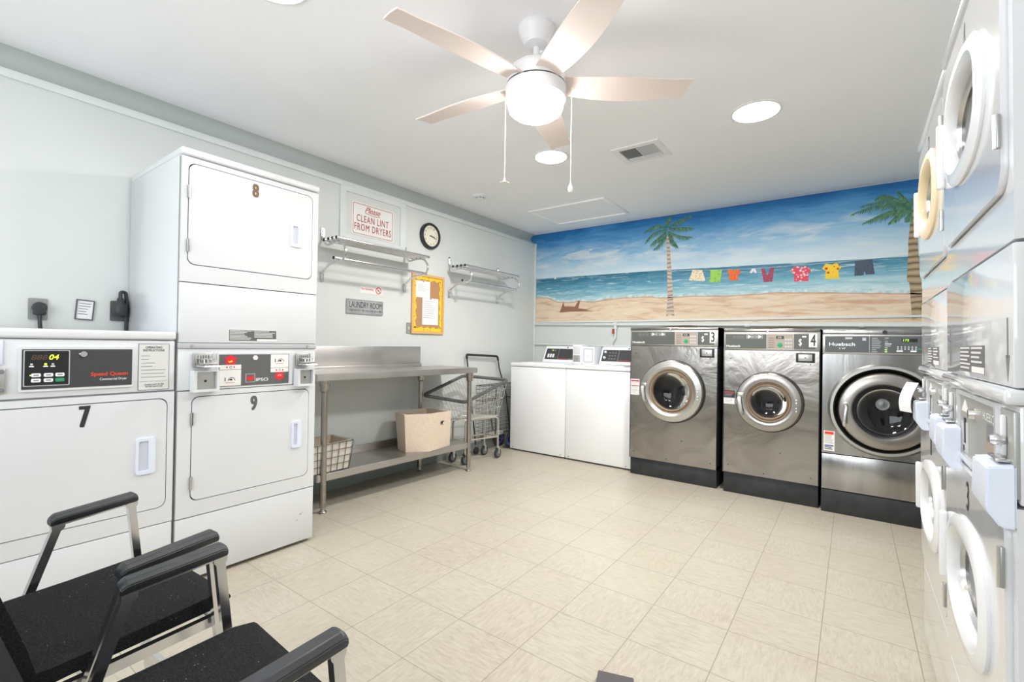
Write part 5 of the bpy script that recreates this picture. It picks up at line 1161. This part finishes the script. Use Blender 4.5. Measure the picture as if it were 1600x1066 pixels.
m.box(-0.002, 0.003, -0.10, 0.10, -0.010, -0.001, 'fan_white')
m.build('louvres', vt)
ht = thing('attic_hatch', 'white attic hatch panel with raised frame in the ceiling at the back left', 'hatch', (-2.28, 4.245, CZ))
m = MB()
for a, b_, c_, e in ((-0.425, 0.425, -0.305, -0.275), (-0.425, 0.425, 0.275, 0.305), (-0.425, -0.395, -0.275, 0.275), (0.395, 0.425, -0.275, 0.275)): m.box(a, b_, c_, e, -0.016, 0, 'hatch_white', 0.003)
m.build('frame', ht)
m = MB(); m.box(-0.395, 0.395, -0.275, 0.275, -0.003, 0, 'ceiling_paint'); m.build('hatch_panel', ht)
sd = thing('smoke_detector', 'small round white smoke detector on the ceiling above the racks', 'smoke detector', (-2.795, 3.29, CZ))
m = MB(); m.lathe([(0, 0), (0.066, 0), (0.066, -0.010), (0.060, -0.016), (0.050, -0.018), (0.048, -0.014), (0.040, -0.014), (0.038, -0.030), (0.022, -0.036), (0, -0.037)], 'fan_white', 36); m.build('housing', sd)
m = MB()
for k in range(8):
    a = 2 * PI * k / 8; m.box(-0.010, 0.010, 0.0385, 0.0395, -0.028, -0.020, 'vent_dark', xf=Matrix.Rotation(a, 4, 'Z'))
m.build('grille', sd)

# ------------------------------------------------------------------ chairs
def chair(label, loc, rz):
    """local: x across (left seen from the front is +x), +y is where the sitter looks"""
    root = thing('armchair', label, 'chair', loc, rz, None)
    hw = 0.262
    sides = {}
    for s_ in (-1, 1):
        x = s_ * hw
        nm = 'side_frame'
        m = MB(); P_ = [(x, -0.205, 0.012), (x, -0.014, 0.600), (x, 0.158, 0.616), (x, 0.222, 0.012)]
        m.tube([P_[0], P_[1]], 0, 'chrome', w=0.020, h=0.020); m.tube([P_[3], P_[2]], 0, 'chrome', w=0.020, h=0.020); m.tube([(x, -0.014, 0.605), (x, 0.156, 0.621)], 0, 'chrome', w=0.020, h=0.009)
        m.tube([(x, -0.225, 0.010), (x, 0.245, 0.010)], 0, 'chrome', w=0.022, h=0.018)
        for p in (P_[1], P_[2]): m.lathe([(0, -0.012), (0.015, -0.012), (0.015, 0.012), (0, 0.012)], 'chrome', 16, p, 'x')
        m.build(nm, root)
        m = MB(); pr = [(-0.018, 0.0), (-0.023, 0.008), (-0.023, 0.020), (-0.013, 0.029), (0.013, 0.029), (0.023, 0.020), (0.023, 0.008), (0.018, 0.0)]
        st_ = []
        for y_, z_, k in ((-0.032, 0.604, 0.70), (-0.022, 0.606, 1.0), (0.162, 0.623, 1.0), (0.172, 0.623, 0.72)):
            st_.append([(x + a * (0.9 if k < 1 else 1), y_, z_ + b_ * k) for a, b_ in pr])
        v = [p for q in st_ for p in q]; f = []
        for i in range(3):
            for j in range(8): f.append([i * 8 + j, i * 8 + (j + 1) % 8, i * 8 + 8 + (j + 1) % 8, i * 8 + 8 + j])
        f += [list(range(8)), list(range(24, 32))]; m.add(v, f, 'armrest'); bmesh.ops.bevel(m.bm, geom=list(m.bm.edges), offset=0.002, segments=2, affect='EDGES'); m.build('armrest', root)
    # L shaped chrome edge bars and cushions
    for s_ in (-1, 1):
        x = s_ * 0.232
        m = MB(); m.tube(arc_path([(x, 0.215, 0.402), (x, -0.185, 0.392), (x, -0.338, 0.87)], 0.07, 8), 0, 'chrome', w=0.018, h=0.026); m.build('edge_bar', root)
    m = MB(); m.tube([(-0.25, 0.20, 0.378), (0.25, 0.20, 0.378)], 0, 'chrome', w=0.02, h=0.02); m.tube([(-0.25, -0.06, 0.378), (0.25, -0.06, 0.378)], 0, 'chrome', w=0.02, h=0.02); m.tube([(-0.262, 0.20, 0.14), (0.262, 0.20, 0.14)], 0, 'chrome', w=0.016, h=0.022); m.build('stretcher', root)
    def cushion(name, prof, x0, x1):
        m = MB(); n = len(prof); v = []; xs = [x0, x0 + 0.012, (x0 + x1) / 2, x1 - 0.012, x1]
        cy = sum(p[0] for p in prof) / n; cz = sum(p[1] for p in prof) / n
        for i, x in enumerate(xs):
            k = 0.90 if i in (0, 4) else 1.0
            v += [(x, cy + (p[0] - cy) * (0.985 if k < 1 else 1), cz + (p[1] - cz) * (0.985 if k < 1 else 1)) for p in prof]
        f = []
        for i in range(4):
            for j in range(n): f.append([i * n + j, i * n + (j + 1) % n, (i + 1) * n + (j + 1) % n, (i + 1) * n + j])
        f += [list(range(n)), list(range(4 * n, 5 * n))]; m.add(v, f, 'fabric'); m.build(name, root, 50)
    cushion('seat', [(-0.155, 0.408), (-0.10, 0.412), (0.20, 0.420), (0.228, 0.426), (0.236, 0.436), (0.226, 0.450), (0.18, 0.458), (0.0, 0.448), (-0.13, 0.444), (-0.165, 0.446)], -0.220, 0.220)
    cushion('backrest', [(-0.150, 0.44), (-0.180, 0.408), (-0.246, 0.60), (-0.326, 0.86), (-0.322, 0.89), (-0.298, 0.895), (-0.278, 0.87), (-0.212, 0.65), (-0.165, 0.50)], -0.220, 0.220)
    return root
chair('black fabric armchair with chrome frame farther from the viewer, in front of dryer 7', (-1.590, 0.350, 0), math.radians(3))
chair('black fabric armchair with chrome frame nearest the viewer at the bottom left', (-0.980, 0.330, 0), math.radians(-3))

# small dark block on the floor
m = MB(); m.box(-0.06, 0.06, -0.05, 0.05, 0, 0.018, 'stone_dark', 0.004); o = m.build('floor_mat'); o.location = (-0.632, 1.475, 0); o.rotation_euler = (0, 0, math.radians(18)); tag(o, 'small dark grey speckled pad on the floor at the bottom edge', 'mat')

# ------------------------------------------------------------------ camera
F_PX, YAW, PITCH, ROLL = 729.24, math.radians(36.13), math.radians(0.35), math.radians(0.9)
cam = bpy.data.cameras.new('camera'); co = bpy.data.objects.new('camera', cam); COL.objects.link(co)
cam.sensor_width = 36; cam.lens = F_PX / 1600 * 36; cam.clip_start = 0.02
co.matrix_world = Matrix.Translation((0, 0, 1.146)) @ Matrix.Rotation(YAW, 4, 'Z') @ Matrix.Rotation(PI / 2 + PITCH, 4, 'X') @ Matrix.Rotation(ROLL, 4, 'Z')
SC.camera = co

# ------------------------------------------------------------------ light
def area(name, loc, rot, sx, sy, power, col=(1, 1, 1), shape='RECTANGLE'):
    l = bpy.data.lights.new(name, 'AREA'); l.shape = shape; l.size = sx; l.size_y = sy; l.energy = power; l.color = col
    o = bpy.data.objects.new(name, l); COL.objects.link(o); o.location = loc; o.rotation_euler = rot; return o
area('window_daylight', ((WX0 + WX1) / 2, YF + 0.03, (WZ0 + WZ1) / 2), (math.radians(90), 0, 0), WX1 - WX0 - 0.1, WZ1 - WZ0 - 0.1, 27, (0.95, 0.98, 1.0))
for x, y, p in ((-0.463, 2.985, 19), (-1.780, 2.882, 20), (-1.780, 0.870, 2.2), (-0.463, 0.870, 4)):  # last entry lights the added, unseen fixture
    area('ceiling_light_lamp', (x, y, CZ - 0.016), (0, 0, 0), 0.24, 0.24, p, (1.0, 0.975, 0.945), 'DISK')
w = bpy.data.worlds.new('world'); SC.world = w; w.use_nodes = True
w.node_tree.nodes['Background'].inputs[0].default_value = (0.85, 0.92, 1.0, 1); w.node_tree.nodes['Background'].inputs[1].default_value = 1.0

SC.view_settings.view_transform = 'Standard'; SC.view_settings.look = 'None'; SC.view_settings.gamma = 1.0; SC.view_settings.use_curve_mapping = False
SC.view_settings.exposure = 0.68
SC.cycles.use_denoising = True
SC.cycles.max_bounces = 10; SC.cycles.diffuse_bounces = 6; SC.cycles.glossy_bounces = 4; SC.cycles.transmission_bounces = 6
SC.cycles.caustics_reflective = False; SC.cycles.caustics_refractive = False
SC.cycles.sample_clamp_indirect = 6.0
